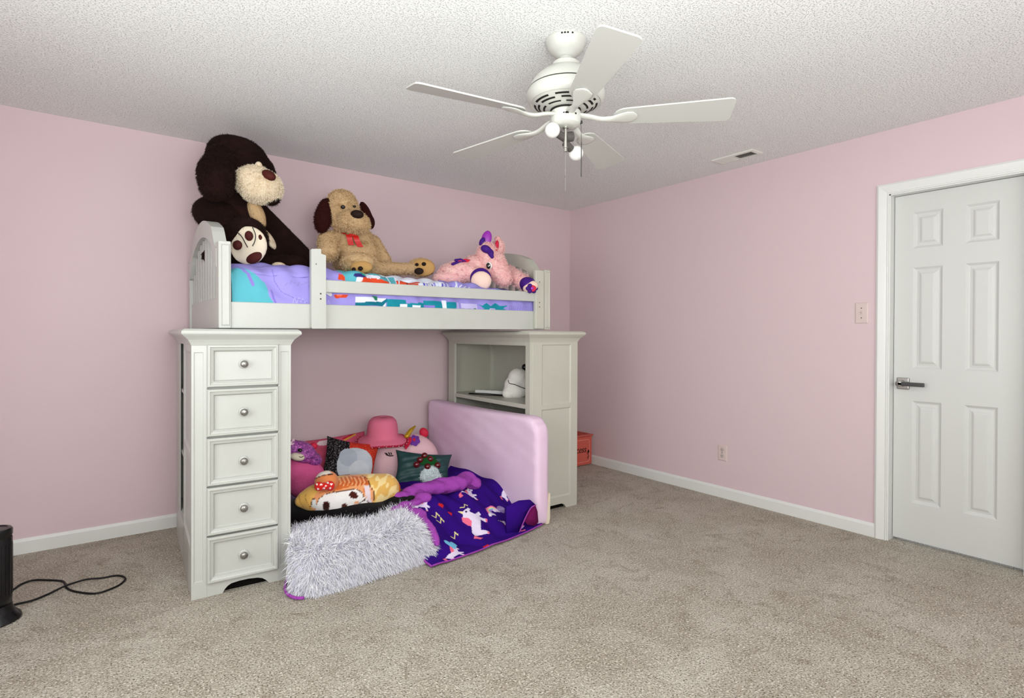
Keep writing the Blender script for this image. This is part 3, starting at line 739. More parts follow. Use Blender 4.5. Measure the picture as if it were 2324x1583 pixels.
# print coordinates: metres along the length / along the profile
fu = ((x1c-x0c)*u+0*s).ravel(); fs = (np.where(s < .22, front*.21, .21+topp*.95)+0*u).ravel()
P2 = np.stack([fu, fs], 1); C = np.tile(np.array(lin((152, 142, 214))), (len(P2), 1))
AQ, TE, OR, WH, NV, LV, GR = (88, 172, 186), (20, 132, 150), (214, 72, 38), (222, 226, 240), (44, 40, 110), (136, 122, 200), (40, 120, 90)
def cu(px): return at(px, 690, y=-1.085).x-x0c          # distance along the comforter
def cfp(px, py):
    p = at(px, py, y=-1.085); return (p.x-x0c, max(0, min(.235, (p.z-1.345)/.19*.21)))
def quad(c, pts): return ('poly', c, [cfp(*p) for p in pts])
LN = (178, 170, 226); DT = (14, 108, 128)
ops = [('poly', AQ, [(0, 0), (.14, 0), (.17, .05), (.15, .13), (.10, .20), (.03, .25), (0, .26)]), ('poly', AQ, [(.13, 0), (.235, 0), (.19, .025), (.16, .07)]),
       ('line', LV, [(.03, .24), (.075, .19), (.095, .12)], .008), ('line', (126, 112, 196), [(.235, 0), (.20, .02), (.175, .09)], .004),
       ('line', (120, 108, 190), [(.20, .25), (.20, .16), (.23, .09), (.30, .05), (.40, .03)], .0018)]
for k in range(9):
    t = k*.7; ops.append(('line', LN, [(.28+.022*k, .02+.015*math.sin(t)), (.292+.022*k, .045+.02*math.sin(t+1)), (.30+.022*k, .02+.015*math.sin(t+.4))], .0014))
for k in range(7): ops.append(('line', (140, 132, 196), [(.25+.02*k, .13+.01*(k % 3)), (.262+.02*k, .145+.012*(k % 2))], .0025))
# seen between the rails
ops += [quad(OR, [(758, 668), (790, 668), (786, 675), (764, 676)]), quad((250, 120, 90), [(766, 668), (778, 668), (776, 671), (768, 672)]),
        quad(WH, [(806, 672), (876, 676), (876, 700), (866, 690), (806, 692)]), quad(DT, [(806, 686), (866, 684), (878, 676), (878, 684), (868, 694), (806, 694)]), quad(GR, [(842, 671), (856, 672), (856, 681), (850, 682)]),
        quad(TE, [(878, 677), (918, 679), (920, 688), (960, 686), (960, 680), (1000, 682), (1004, 690), (1016, 682), (1034, 684), (1032, 704), (878, 700)]),
        quad(WH, [(905, 690), (922, 690), (922, 702), (905, 702)]), quad(WH, [(934, 692), (952, 692), (952, 702), (934, 702)]), quad(WH, [(1002, 678), (1012, 679), (1012, 704), (1002, 704)]), quad(LV, [(960, 692), (984, 692), (984, 704), (960, 704)]),
        quad(LN, [(1034, 684), (1040, 684), (1040, 706), (1034, 706)]), quad((196, 188, 232), [(1046, 684), (1084, 686), (1084, 700), (1046, 698)]),
        quad(TE, [(1086, 684), (1096, 690), (1104, 682), (1112, 692), (1124, 682), (1134, 690), (1150, 688), (1140, 696), (1152, 706), (1090, 704), (1100, 698)]), quad((190, 180, 230), [(1110, 698), (1122, 698), (1124, 706), (1108, 706)]), quad(GR, [(1112, 701), (1122, 701), (1122, 704), (1112, 704)])]
for k in range(3): ops.append(quad(GR, [(1049+13*k, 698), (1055+13*k, 698), (1055+13*k, 703), (1049+13*k, 703)]))
for k in range(12): ops.append(('line', (124, 116, 198), [cfp(1154+5*k, 688), cfp(1152+5*k, 708)], .0016))
# along the top edge, above the guard rail
ops += [('poly', AQ, [(cu(775), .16), (cu(900), .15), (cu(930), .55), (cu(800), .6)]), ('poly', WH, [(cu(800), .155), (cu(850), .150), (cu(870), .24), (cu(830), .26)]),
        ('poly', OR, [(cu(768), .185), (cu(784), .18), (cu(782), .205), (cu(770), .21)]), ('ell', NV, (cu(818), .205, .035, .012)), ('ell', (40, 160, 130), (cu(826), .222, .02, .012)),
        ('poly', OR, [(cu(812), .165), (cu(884), .160), (cu(886), .200), (cu(850), .215), (cu(826), .200)]), ('poly', (160, 40, 26), [(cu(820), .165), (cu(884), .160), (cu(884), .170), (cu(822), .176)]),
        ('poly', WH, [(cu(884), .15), (cu(1010), .15), (cu(1030), .45), (cu(900), .5)]), ('poly', OR, [(cu(908), .17), (cu(950), .17), (cu(956), .22), (cu(914), .225)]), ('poly', OR, [(cu(914), .23), (cu(960), .228), (cu(965), .27), (cu(920), .27)]), ('line', (120, 36, 30), [(cu(924), .17), (cu(930), .26)], .004),
        ('poly', AQ, [(cu(888), .15), (cu(902), .15), (cu(908), .3), (cu(894), .3)]), ('line', OR, [(cu(904), .15), (cu(910), .24)], .006)]
for k in range(12): ops.append(('line', ((96, 90, 190), (150, 144, 220), (206, 214, 236))[k % 3], [(cu(962+7*k), .15), (cu(968+7*k), .24+.02*(k % 3))], .0055))
for k in range(4): ops.append(('line', WH, [(cu(1030+10*k), .16), (cu(1034+10*k), .21), (cu(1044+10*k), .25)], .004))
ops += [('line', TE, [(cu(1122), .19), (cu(1130), .205), (cu(1138), .195)], .006), ('line', (120, 110, 190), [(cu(1135), .26), (cu(1140), .15)], .0016)]
set_col(cf.data, paint(C, P2, ops))
cf.modifiers.new('thick', 'SOLIDIFY').thickness = -.012

# ------------------------------------------------------------------ giant dark brown dog
DY = -.45
dd_ = thing('giant_plush_dog', 'giant dark brown plush dog with cream muzzle sitting against headboard, touching ceiling', 'plush toy', at(520, 640, y=DY))
def part(name, els, m, root, voxel=.012, smooth=6): return under(blend(name, els, m, None, voxel, smooth), root)
body = part('body', [ell(528, 535, 58, 72, DY, rd=.20), ell(535, 590, 60, 40, DY, rd=.24), ell(500, 486, 54, 42, DY, .02, rd=.17), ell(560, 500, 44, 52, DY, rd=.17)]
  + chain(ell(500, 492, 40, 36, DY, -.08), ell(548, 560, 28, 28, DY, -.24), 6)
  + [ell(532, 450, 44, 34, DY, -.02, rd=.14), ell(612, 572, 46, 40, DY, -.04, rd=.14)] + chain(ell(588, 490, 27, 30, DY, .0), ell(684, 588, 30, 28, DY, -.10), 8)
  + chain(ell(560, 600, 30, 26, DY, -.15), ell(668, 598, 28, 20, DY, -.20), 6), M_dfur, dd_)
head = part('head', [ell(541, 370, 66, 58, DY, -.04, rot=-8, rd=.19), ell(530, 352, 52, 42, DY, -.02, rd=.17), ell(575, 390, 46, 44, DY, -.08, rd=.15), ell(618, 453, 19, 14, DY, -.19, rot=20)], M_dfur, dd_)
ear = part('ear', [ell(490, 398, 41, 52, DY, -.20, rot=8, rd=.075), ell(500, 360, 32, 34, DY, -.17, rd=.07), ell(490, 425, 36, 28, DY, -.21, rd=.07)], M_dfur, dd_)
muz = part('muzzle', [ell(580, 414, 44, 38, DY, -.16, rd=.13), ell(611, 425, 28, 34, DY, -.20, rd=.10), ell(588, 440, 36, 21, DY, -.18, rd=.10)], M_cfur, dd_, .01)
part('brow_patch', [ell(587, 374, 8, 8, DY, -.215, rot=-15, rd=.02)], M_cfur, dd_, .007, 3)
part('nose', [ell(610, 397.5, 17, 11.5, DY, -.275, rot=-26, rd=.030)], M_pad, dd_, .006, 3)
part('chest_patch', [ell(582, 484, 17, 34, DY, -.125, rot=24, rd=.05), ell(590, 500, 12, 20, DY, -.13, rot=20, rd=.045)], M_tfur, dd_, .008); part('chest_patch', [ell(611, 543, 8, 27, DY, -.155, rot=30, rd=.05)], M_cfur, dd_, .008)
foot = part('foot', [ell(558, 546, 50, 52, DY-.15, -.14, rd=.10), ell(556, 533, 48, 42, DY-.15, -.10, rd=.10)], M_dfur, dd_)
sole = part('sole', [ell(564, 557, 43, 45, DY-.15, -.222, rot=8, rd=.035)], M_csole, dd_, .008)
for px, py, rx, ry, rot in ((539, 556, 11, 11.5, 0), (565, 535, 9.5, 12, 10), (591, 541, 6.5, 11, 12), (576, 583, 20, 14.5, 28)):
    part('paw_pad', [ell(px, py, rx, ry, DY-.15, -.222-.035*max(0, 1-((px-564)/43)**2-((py-557)/45)**2)**.5-(.022 if px == 591 else .006), rot=rot, rd=.016)], M_pad, dd_, .005, 2)
for pts in (((537, 525), (548, 536), (556, 550), (562, 561)), ((573, 515), (580, 533), (578, 548), (573, 558))):
    bm = bmesh.new(); base = at(563, 557, y=DY-.15)-FW*.262; D0 = float(np.dot(np.array(base)-CAM, f_))
    add_tube(bm, spline([Vector(CAM+ray(x, y)*D0) for x, y in pts], 5), .0022, 6); under(from_bm('toe_seam', bm, M_cord), dd_)
part('toe_patch', [ell(632, 603, 17, 9, DY, -.285, rd=.03)], M_cfur, dd_, .007)
for o, n, l in ((body, 9000, .011), (head, 8000, .011), (ear, 7000, .015), (foot, 4000, .014)): fur(o, n, l, .0009, M_dfur2, comb=(0, 0, -1.1), jitter=.4)
fur(muz, 9000, .012, .0013, mat('cream_pile', (240, 226, 202), .95, .1), jitter=.6, curl=.5)

# ------------------------------------------------------------------ tan dog
TY = -.48
td = thing('tan_plush_dog', 'tan plush dog with maroon ears and red ribbon sitting on comforter', 'plush toy', at(810, 625, y=TY))
tb = part('body', [ell(812, 578, 52, 46, TY, rd=.15), ell(815, 600, 58, 30, TY, rd=.17), ell(806, 545, 42, 34, TY, rd=.12)]
  + chain(ell(745, 545, 24, 22, TY, -.03), ell(744, 574, 24, 20, TY, -.10), 4) + chain(ell(768, 540, 24, 20, TY, .0), ell(745, 548, 22, 20, TY, -.03), 3)
  + chain(ell(845, 550, 19, 18, TY, -.01), ell(872, 592, 17, 18, TY, -.05), 5)
  + chain(ell(815, 605, 36, 24, TY, -.10), ell(813, 596, 40, 25, TY, -.26), 4)
  + chain(ell(850, 610, 24, 18, TY, -.10), ell(930, 610, 17, 14, TY, -.16), 6) + [ell(955, 607, 33, 23, TY, -.18, rd=.05)], M_tfur, td, .011)
th_ = part('head', [ell(778, 478, 37, 44, TY, -.05, rot=6, rd=.11), ell(776, 460, 33, 30, TY, -.04, rd=.10), ell(790, 500, 40, 30, TY, -.08, rd=.11)], M_tfur, td, .011)
tm = part('muzzle', [ell(802, 502, 38, 26, TY, -.17, rot=-14, rd=.08), ell(806, 512, 34, 17, TY, -.17, rot=-4, rd=.07)], M_tfur, td, .010)
part('nose', [ell(810.5, 486, 15.5, 10, TY, -.252, rot=-4, rd=.028)], M_tpad, td, .006, 3)
part('eye', [ell(778.5, 469.5, 5.2, 4.6, TY, -.188, rd=.012)], M_eye, td, .003, 1); part('eye', [ell(804.5, 468, 4, 2.8, TY, -.168, rd=.012)], M_eye, td, .003, 1)
te = part('ear', [ell(733, 494, 20, 36, TY, -.06, rot=-8, rd=.035), ell(738, 472, 16, 24, TY, -.05, rot=-14, rd=.03)], M_tear, td, .009)
te2 = part('ear', [ell(832, 488, 12, 34, TY, .02, rot=22, rd=.035), ell(842, 505, 9, 16, TY, .02, rd=.03)], M_tear, td, .009)
part('sole', [ell(820, 606, 26, 15, TY, -.345, rd=.03)], M_tsole, td, .007); part('sole', [ell(960, 607, 28, 20, TY, -.222, rot=-4, rd=.024)], M_tsole, td, .007)
for px, py, rx, ry, d in ((951, 615, 11, 8, -.245), (962, 599, 5.5, 5, -.247), (975, 607, 5.5, 5, -.246), (979, 618, 4, 4.5, -.240), (946, 600, 4.5, 4, -.242), (803, 611, 5, 5, -.370), (818, 609, 6, 5.5, -.377), (833, 612, 4, 4, -.370)):
    part('paw_pad', [ell(px, py, rx, ry, TY, d, rd=.009)], M_tpad, td, .004, 1)
rb0 = bpy.data.objects.new('ribbon', None); COL.objects.link(rb0); under(rb0, td)
D0 = float(np.dot(np.array(at(803, 540, y=TY))-CAM, f_))-.155
def Pd(x, y, D): return Vector(CAM+ray(x, y)*D)
def ribbon(pts, wpx, name, D):
    bm = bmesh.new(); C_ = spline([Pd(x, y, D+dz) for x, y, dz in pts], 4); rows = []
    wv = RT*wpx*D/FPX
    for p in C_: rows.append([bm.verts.new(q) for q in (p-wv, p+wv, p+wv+FW*.003, p-wv+FW*.003)])
    for a, c in zip(rows, rows[1:]):
        for k in range(4): bm.faces.new((a[k], a[(k+1) % 4], c[(k+1) % 4], c[k]))
    bm.faces.new(rows[0][::-1]); bm.faces.new(rows[-1]); o = from_bm(name, bm, M_ribbon); o.parent = rb0; o.matrix_parent_inverse = rb0.matrix_basis.inverted(); o.matrix_parent_inverse = (td.matrix_basis@rb0.matrix_parent_inverse@rb0.matrix_basis).inverted(); return o
ribbon([(791, 532, 0), (793, 540, -.006), (797, 556, .006)], 6.5, 'ribbon_tail', D0); ribbon([(806, 534, 0), (810, 544, -.006), (818, 560, .006)], 6.5, 'ribbon_tail', D0)
ribbon([(778, 528, .02), (784, 531, .002)], 5, 'ribbon_band', D0-.005); ribbon([(800, 529, -.004), (801, 535, -.008)], 8, 'ribbon_knot', D0-.005)
MT2 = mat('tan_pile', (206, 176, 136), .95, .1)
TF = [np.array(ell(820, 606, 9, 9, TY, -.345)[0]), np.array(ell(960, 607, 9, 9, TY, -.225)[0]), np.array(ell(778.5, 469.5, 5, 5, TY, -.188)[0]), np.array(ell(804.5, 468, 5, 5, TY, -.168)[0])]
def off_pads(P, N): return np.all([np.linalg.norm(P-h, axis=1) > r for h, r in zip(TF, (.075, .066, .026, .022))], axis=0)
for o, n in ((tb, 11000), (th_, 6000), (tm, 4500)): fur(o, n, .014, .0012, MT2, jitter=.7, curl=.5, keep=off_pads)
fur(te, 2500, .012, .001, mat('maroon_pile', (58, 24, 20), .95, .1), jitter=.5)

# ------------------------------------------------------------------ pink unicorn on the bed
UY = -.80
un = thing('pink_plush_unicorn', 'pink plush unicorn with purple hooves lying at right end of loft bed', 'plush toy', at(1110, 650, y=UY))
ub = part('body', [ell(1045, 620, 52, 28, UY, .02, rd=.13), ell(1015, 632, 34, 18, UY, .02, rd=.09), ell(1080, 612, 40, 34, UY, .0, rd=.12)]
  + chain(ell(1075, 622, 22, 22, UY, -.05), ell(1089, 630, 22, 23, UY, -.15), 4)
  + chain(ell(1150, 618, 22, 18, UY, -.04), ell(1190, 641, 19, 18, UY, -.30), 5), M_pfur, un, .011)
uh = part('head', [ell(1106, 580, 25, 32, UY, -.10, rd=.085), ell(1118, 600, 32, 32, UY, -.13, rot=-25, rd=.09)] + chain(ell(1122, 605, 30, 26, UY, -.14), ell(1143, 632, 20, 18, UY, -.20), 4) + [ell(1131, 562, 14, 22, UY, -.08, rd=.05)], M_pfur, un, .010)
part('ear', [ell(1104, 542, 12, 20, UY, -.10, rot=-14, rd=.02)], M_mag, un, .006, 3); part('ear', [ell(1094, 548, 6, 11, UY, -.105, rot=-25, rd=.018)], M_purp, un, .005, 3)
part('ear', [ell(1131, 551, 9, 17, UY, -.08, rot=12, rd=.022)], M_pfur, un, .006, 3)
part('forelock', [ell(1103, 565, 13, 9, UY, -.186, rot=-22, rd=.03), ell(1114, 574, 7, 9, UY, -.20, rd=.02), ell(1117, 582, 4.5, 5, UY, -.213, rd=.015)], M_purp, un, .006, 3)
part('mane_lock', [ell(1127, 558, 5, 14, UY, -.13, rot=-8, rd=.02), ell(1124, 570, 6, 6, UY, -.165, rd=.02)], M_red, un, .005, 2)
part('eye_white', [ell(1110.5, 602, 7, 8.5, UY, -.205, rot=15, rd=.012)], M_cord_w, un, .004, 1)
part('eye', [ell(1108.5, 603, 5.2, 7.2, UY, -.213, rot=12, rd=.012)], M_eye, un, .004, 1); part('eye_glint', [ell(1110.5, 602, 1.8, 2, UY, -.226, rd=.004)], M_cord_w, un, .002, 0)
part('hoof_band', [ell(1091, 632, 25, 25, UY, -.20, rd=.035)], M_purp, un, .008, 3); part('hoof_sole', [ell(1092, 637, 24, 22.5, UY, -.226, rd=.038)], M_ppale, un, .008, 3)
part('hoof_band', [ell(1198, 645, 20, 17, UY, -.35, rot=-15, rd=.075)], M_purp, un, .008, 3); part('hoof_cuff', [ell(1204, 651, 18.5, 14, UY, -.405, rot=25, rd=.045)], M_ppale, un, .007, 3)
hs_ = part('hoof_flower', [ell(1207+9*math.cos(a), 654+7.5*math.sin(a), 5.5, 5, UY, -.445, rd=.012) for a in np.linspace(0, 2*PI, 7)[:-1]]+[ell(1207, 654, 10, 9, UY, -.445, rd=.012)], M_purp, un, .005, 1)
part('hoof_flower', [ell(1207.5, 654, 10, 8, UY, -.455, rd=.008)], M_red, un, .004, 1); part('hoof_flower', [ell(1207.5, 654, 4, 3.4, UY, -.463, rd=.006)], M_mag, un, .003, 0)
for (pts, m) in (([(1028, 599), (1040, 594), (1052, 591)], M_purp), ([(1040, 592), (1055, 590), (1070, 592)], M_red), ([(1035, 590), (1045, 589), (1054, 593)], M_purp), ([(1048, 597), (1060, 593), (1074, 593)], M_red)):
    p0 = [ell(x, y, 5, 3.4, UY, -.055) for x, y in pts]; part('mane_lock', chain(p0[0], p0[1], 3)+chain(p0[1], p0[2], 3), m, un, .006, 2)
MP2 = mat('pink_pile', (246, 202, 198), .95, .1)
HF = [np.array(ell(1092, 636, 10, 10, UY, -.215)[0]), np.array(ell(1202, 650, 10, 10, UY, -.36)[0])]
def off_hoof(P, N): return np.all([np.linalg.norm(P-h, axis=1) > .075 for h in HF], axis=0)
fur(ub, 6000, .012, .0011, MP2, jitter=.7, curl=.5, keep=off_hoof); fur(uh, 6000, .014, .0011, MP2, jitter=.7, curl=.5)

# ------------------------------------------------------------------ floor nest: pad, pink mattress
pad = tag(box('floor_pad', (-2.90, -1.20, 0), (-1.66, -.05, .11), M_padm, None, .03, 3), 'low lilac floor pad hidden under throws and cushions below the bed', 'pad')
pm = thing('crib_mattress', 'pink covered crib mattress standing on edge against the bookcase', 'mattress', (-1.552, -1.372, 0), math.radians(3.5))
bm = bmesh.new(); nL, nH = 64, 40; LM, HM, TM = 1.28, .692, .118
add_box(bm, (0, 0, 0.004), (TM, LM, HM), .052, 5); bmesh.ops.subdivide_edges(bm, edges=[e for e in bm.edges if e.calc_length() > .3], cuts=24, use_grid_fill=True)
for v in bm.verts:
    c = v.co
    if c.x < .02: c.x += .006*math.sin(3*c.y+5*c.z)-.010*math.exp(-((c.z-.30-.25*c.y)/.12)**2)*sm(0.1, .5, np.float64(c.y)) + .0015*math.sin(60*(c.z-.35*c.y))*(c.z > .35)
    r0 = .115
    for zc, sg_ in ((HM-r0, 1),):
        for yc, sy_ in ((r0, -1),):
            dy_, dz_ = (c.y-yc)*sy_, (c.z-zc)*sg_
            if dy_ > 0 and dz_ > 0:
                q = max(dy_, dz_)/math.hypot(dy_, dz_); c.y = yc+sy_*dy_*q; c.z = zc+sg_*dz_*q
    if c.z > .62: c.z -= .010*math.sin(PI*c.y/LM)
cov = from_bm('cover', bm, M_mattp, pm, smooth=True)
bm = bmesh.new(); ring = [(TM*.55, -.004+.012*0, .02)]
add_prism(bm, [(.088, .006), (TM-.008, .008), (TM+.001, .045), (TM+.001, .20), (TM-.010, .16), (.095, .05)], 'y', -.002, .05); from_bm('bare_corner', bm, M_csole, pm)['label'] = 'cream mattress corner showing below the pink cover'

# ------------------------------------------------------------------ fluffy lilac throw
ft = thing('fluffy_throw', 'shaggy pale lilac faux-fur throw spilling off the floor pad onto carpet', 'throw', (-2.62, -1.45, 0))
nu, nv = 120, 100
u = np.linspace(0, 1, nu)[:, None]; v = np.linspace(0, 1, nv)[None, :]
# back edge (v=0) to front edge on the floor (v=1)
bx = -2.965+.66*u; by = -1.075+.035*u
fx = -3.035+.745*u; fy = -1.452+.055*u**2-.0*u + .10*np.clip(.10-u, 0, 1)/.1
t = np.clip(v/.70, 0, 1)
Xf = bx+(fx-bx)*np.where(v < .7, t*.82, .82+.18*(v-.7)/.3)
edge = by+(fy+.055-by)*t
Yf_ = np.where(v < .7, edge, (fy+.055)-.055*np.sin((v-.7)/.3*PI/2))
Zf = np.where(v < .7, .185+.012*np.sin(7*u+3*v), .185*np.cos((v-.7)/.3*PI/2)**1.0+.004)
rightdrop = sm(.86, 1.0, u); Zf = Zf*(1-.55*rightdrop*sm(.2, .7, v))
leftlow = sm(.10, 0, u); Zf = Zf*(1-.35*leftlow*sm(.55, .8, v))
Zf = Zf+.006*np.sin(22*u+5*v)*sm(.2, .6, v)
base = grid_mesh('throw_base', np.stack([Xf+0*v, Yf_+0*u, np.maximum(Zf, .006)], -1), M_flufb); under(base, ft)
base.data.flip_normals() if base.data.polygons[0].normal.z < 0 else None
def flcol(P, r):
    c0 = np.array(lin((255, 255, 255))); c1_ = np.array(lin((224, 221, 240))); return c0*(1-r[:, None]**1.6)+c1_*(r[:, None]**1.6)
fl = fur(base, 42000, .052, .0016, M_fluff, comb=(.05, -.55, -.35), jitter=.42, parent=None, cols=flcol); 
fl.name = 'pile'
# purple underside peeping out along the floor
bm = bmesh.new(); add_tube(bm, spline([at(x, y, z=.012) for x, y in ((655, 1308), (648, 1325), (648, 1340), (656, 1350), (672, 1356), (690, 1356))], 5), .007, 8); under(from_bm('purple_hem', bm, M_sherpa), ft)

# ------------------------------------------------------------------ black cushion and black base
bk = part('x', [sph((-2.66, -.76, .185), .30, .085), sph((-2.40, -.74, .19), .24, .08), sph((-2.80, -.86, .19), .20, .075)], M_blk, None) if False else None
bc = blend('black_cushion', [(Vector((-2.66, -.86, .19)), RT, FW, UP, .34, .22, .085), (Vector((-2.42, -.84, .19)), RT, FW, UP, .34, .19, .08), (Vector((-2.76, -.84, .19)), RT, FW, UP, .22, .20, .085)], M_blk, None, .016, 6)
tag(bc, 'flat black velour cushion lying under the yellow and orange bolster', 'cushion')

# ------------------------------------------------------------------ printed throw
pt = thing('printed_throw', 'deep purple fleece throw printed with unicorns and rainbows, draped to carpet', 'throw', (-1.9, -1.2, 0))
nu, nv = 240, 260
u = np.linspace(0, 1, nu)[:, None]; v = np.linspace(0, 1, nv)[None, :]
A, B, Cc, Dd = np.array([-2.36, -.66]), np.array([-1.585, -.42]), np.array([-1.50, -1.37]), np.array([-2.372, -1.515])
bul = np.sin(u*PI)*.020*v
gx = (A[0]*(1-u)+B[0]*u)*(1-v)+(Dd[0]*(1-u)+Cc[0]*u)*v
gy = (A[1]*(1-u)+B[1]*u)*(1-v)+(Dd[1]*(1-u)+Cc[1]*u)*v - bul
gx = gx - .02*np.sin(v*PI)*(1-u)
h = .205*(1-sm(.50, .98, v))+.010
h = h*(1-.12*u)+.012*np.sin(13*u+6*v+1.5)*sm(0, .3, v)*(1-.75*sm(.85, 1, v)) + .010*np.sin(26*u-11*v)*sm(.3, .6, v)*(1-.8*sm(.9, 1, v))
h = h+(.010*np.sin(9*u-16*v+2)+.007*np.sin(21*u+9*v)*np.sin(5*v+3*u)+.005*np.sin(47*u-20*v))*sm(.02, .2, v)*(1-.85*sm(.86, 1, v))
h = h+.028*np.exp(-((u-.30-.25*v)/.05)**2)*np.sin(v*PI)+.022*np.exp(-((u-.62+.1*v)/.045)**2)*np.sin(v*PI)+.02*np.exp(-((u-.84+.15*v)/.05)**2)*np.sin(v*PI)
h = h+.035*sm(.90, 1.0, u)*(1-sm(.55, .95, v))
h = np.maximum(h, .008)
Gt = np.stack([gx, gy, h], -1)
fb = grid_mesh('fleece', Gt, M_throw); under(fb, pt)
PV = project(Gt.reshape(-1, 3)); FU = np.stack([(.86*u+0*v).ravel(), (1.05*v+0*u).ravel()], 1)
Ct = np.tile(np.array(lin((50, 16, 118))), (len(FU), 1))
nz = rng.random(len(FU))[:, None]*.0; 
def fabric_at(px, py):
    k = np.argmin(((PV-np.array([px, py]))**2).sum(1)); return FU[k]
WHt, PK, AQt, YL, RD = (226, 214, 236), (236, 110, 140), (120, 196, 230), (236, 220, 150), (206, 40, 40)
def unicorn(px, py, s, rot, flip=1):
    cx, cy = fabric_at(px, py); a = math.radians(rot); ca, sa = math.cos(a), math.sin(a)
    T = lambda x, y: (cx+s*(flip*x*ca-y*sa), cy-s*(flip*x*sa+y*ca))
    R_ = lambda pts: [T(*p) for p in pts]
    return [('poly', WHt, R_([(-.9, .25), (-.5, .45), (.2, .42), (.5, .75), (.62, 1.05), (.95, 1.02), (1.25, .62), (1.15, .45), (.92, .55), (.78, .2), (.7, -.2), (.72, -.85), (.5, -.85), (.45, -.25), (-.35, -.25), (-.42, -.85), (-.65, -.85), (-.72, -.2)])),
            ('poly', WHt, R_([(.5, -.05), (.95, -.35), (1.1, -.2), (.75, .15)])),
            ('poly', PK, R_([(.0, .42), (.15, .75), (.42, 1.1), (.7, 1.15), (.62, .95), (.5, .6), (.3, .38)])), ('poly', PK, R_([(-.85, .3), (-1.15, .35), (-1.35, -.1), (-1.1, -.35), (-1.05, .0)])),
            ('poly', YL, R_([(.85, 1.05), (1.15, 1.45), (.98, 1.0)])), ('ell', (40, 20, 60), (*T(.92, .78), s*.07, s*.07)), ('poly', PK, R_([(.5, -.85), (.72, -.85), (.72, -.7), (.5, -.7)])), ('poly', PK, R_([(-.65, -.85), (-.42, -.85), (-.44, -.7), (-.63, -.7)]))]
def rainbow(px, py, s, rot=0):
    cx, cy = fabric_at(px, py); o = []
    for r, c in ((1.0, (236, 120, 170)), (.8, YL), (.62, AQt), (.46, (180, 140, 220))):
        o.append(('line', c, [(cx+s*r*math.cos(t+rot), cy-s*r*math.sin(t+rot)) for t in np.linspace(0, PI, 12)], s*.10))
    for e_ in (0, PI):
        ex, ey = cx+s*.72*math.cos(e_+rot), cy-s*.72*math.sin(e_+rot)
        for q in (-.3, 0, .3): o.append(('ell', WHt, (ex+s*q, ey+s*.1*abs(q), s*.24, s*.22)))
    return o
def heart(px, py, s, c):
    cx, cy = fabric_at(px, py); return [('ell', c, (cx-s*.42, cy-s*.2, s*.5, s*.45)), ('ell', c, (cx+s*.42, cy-s*.2, s*.5, s*.45)), ('poly', c, [(cx-s*.88, cy), (cx+s*.88, cy), (cx, cy+s)])]
ops = []
for a in ((1083, 1192, .085, 60), (1063, 1127, .062, 8), (1168, 1200, .065, 100), (1030, 1262, .060, 15), (955, 1150, .055, -20), (1150, 1113, .05, 0), (1190, 1150, .04, 40)): ops += unicorn(*a)
ops += rainbow(1120, 1165, .055, .5)+heart(1022, 1238, .045, AQt)+heart(1000, 1148, .020, RD)+heart(1108, 1250, .022, RD)+heart(1020, 1167, .016, RD)+heart(970, 1120, .03, (130, 180, 220))
for px, py in ((985, 1172), (1028, 1218), (995, 1182), (1050, 1150)):
    cx, cy = fabric_at(px, py); ops += [('line', YL, [(cx-.02, cy), (cx, cy+.015), (cx+.02, cy-.01), (cx+.03, cy+.01)], .003)]
set_col(fb.data, paint(Ct, FU, ops)); fb.modifiers.new('thick', 'SOLIDIFY').thickness = .008
# magenta sherpa reverse: turned-over roll along the top and left side, hem along the floor
def pxz(px, py, z): return at(px, py, z=z)
roll = []
for (x, y, z, r), (x2, y2, z2, r2_) in zip([(905, 1126, .24, .035), (945, 1112, .25, .050), (990, 1105, .255, .056), (1030, 1098, .26, .060), (1058, 1090, .26, .058), (1075, 1092, .245, .045)], [(945, 1112, .25, .050), (990, 1105, .255, .056), (1030, 1098, .26, .060), (1058, 1090, .26, .058), (1075, 1092, .245, .045), (1080, 1100, .235, .030)]):
    roll += chain(sph(pxz(x, y, z), r, r*.8), sph(pxz(x2, y2, z2), r2_, r2_*.8), 4)
for (x, y, z, r), (x2, y2, z2, r2_) in zip([(940, 1112, .25, .04), (965, 1130, .235, .035), (930, 1142, .225, .032), (895, 1155, .215, .026)], [(965, 1130, .235, .035), (930, 1142, .225, .032), (895, 1155, .215, .026), (883, 1160, .205, .018)]):
    roll += chain(sph(pxz(x, y, z), r, r*.7), sph(pxz(x2, y2, z2), r2_, r2_*.7), 4)
for (x, y, z, r), (x2, y2, z2, r2_) in zip([(925, 1150, .225, .028), (955, 1168, .205, .028), (980, 1200, .15, .024)], [(955, 1168, .205, .028), (980, 1200, .15, .024), (992, 1235, .08, .018)]):
    roll += chain(sph(pxz(x, y, z), r, r*.7), sph(pxz(x2, y2, z2), r2_, r2_*.7), 4)
sr = blend('sherpa_fold', roll, M_sherpa, None, .008, 4)
V, NN = mesh_np(sr.data); am = .007*np.sin(34*V[:, 0]+52*V[:, 1]+.6)+.005*np.sin(60*V[:, 2]-25*V[:, 0]+1.3)+.003*np.sin(90*V[:, 0]+70*V[:, 1]); V = V+NN*am[:, None]
sr.data.vertices.foreach_set('co', V.astype(np.float32).ravel()); sr.data.update(); under(sr, pt); sr['label'] = 'magenta sherpa underside turned over'
bm = bmesh.new(); add_tube(bm, spline([Vector(Gt[i, -1])+Vector((0, -.003, .004)) for i in range(0, nu, 14)], 3), .0045, 6); add_tube(bm, spline([Vector(Gt[0, j])+Vector((-.006, 0, .0)) for j in range(120, nv, 20)]+[Vector(Gt[0, -1])], 3), .006, 6)
under(from_bm('sherpa_hem', bm, M_sherpa, smooth=True), pt)
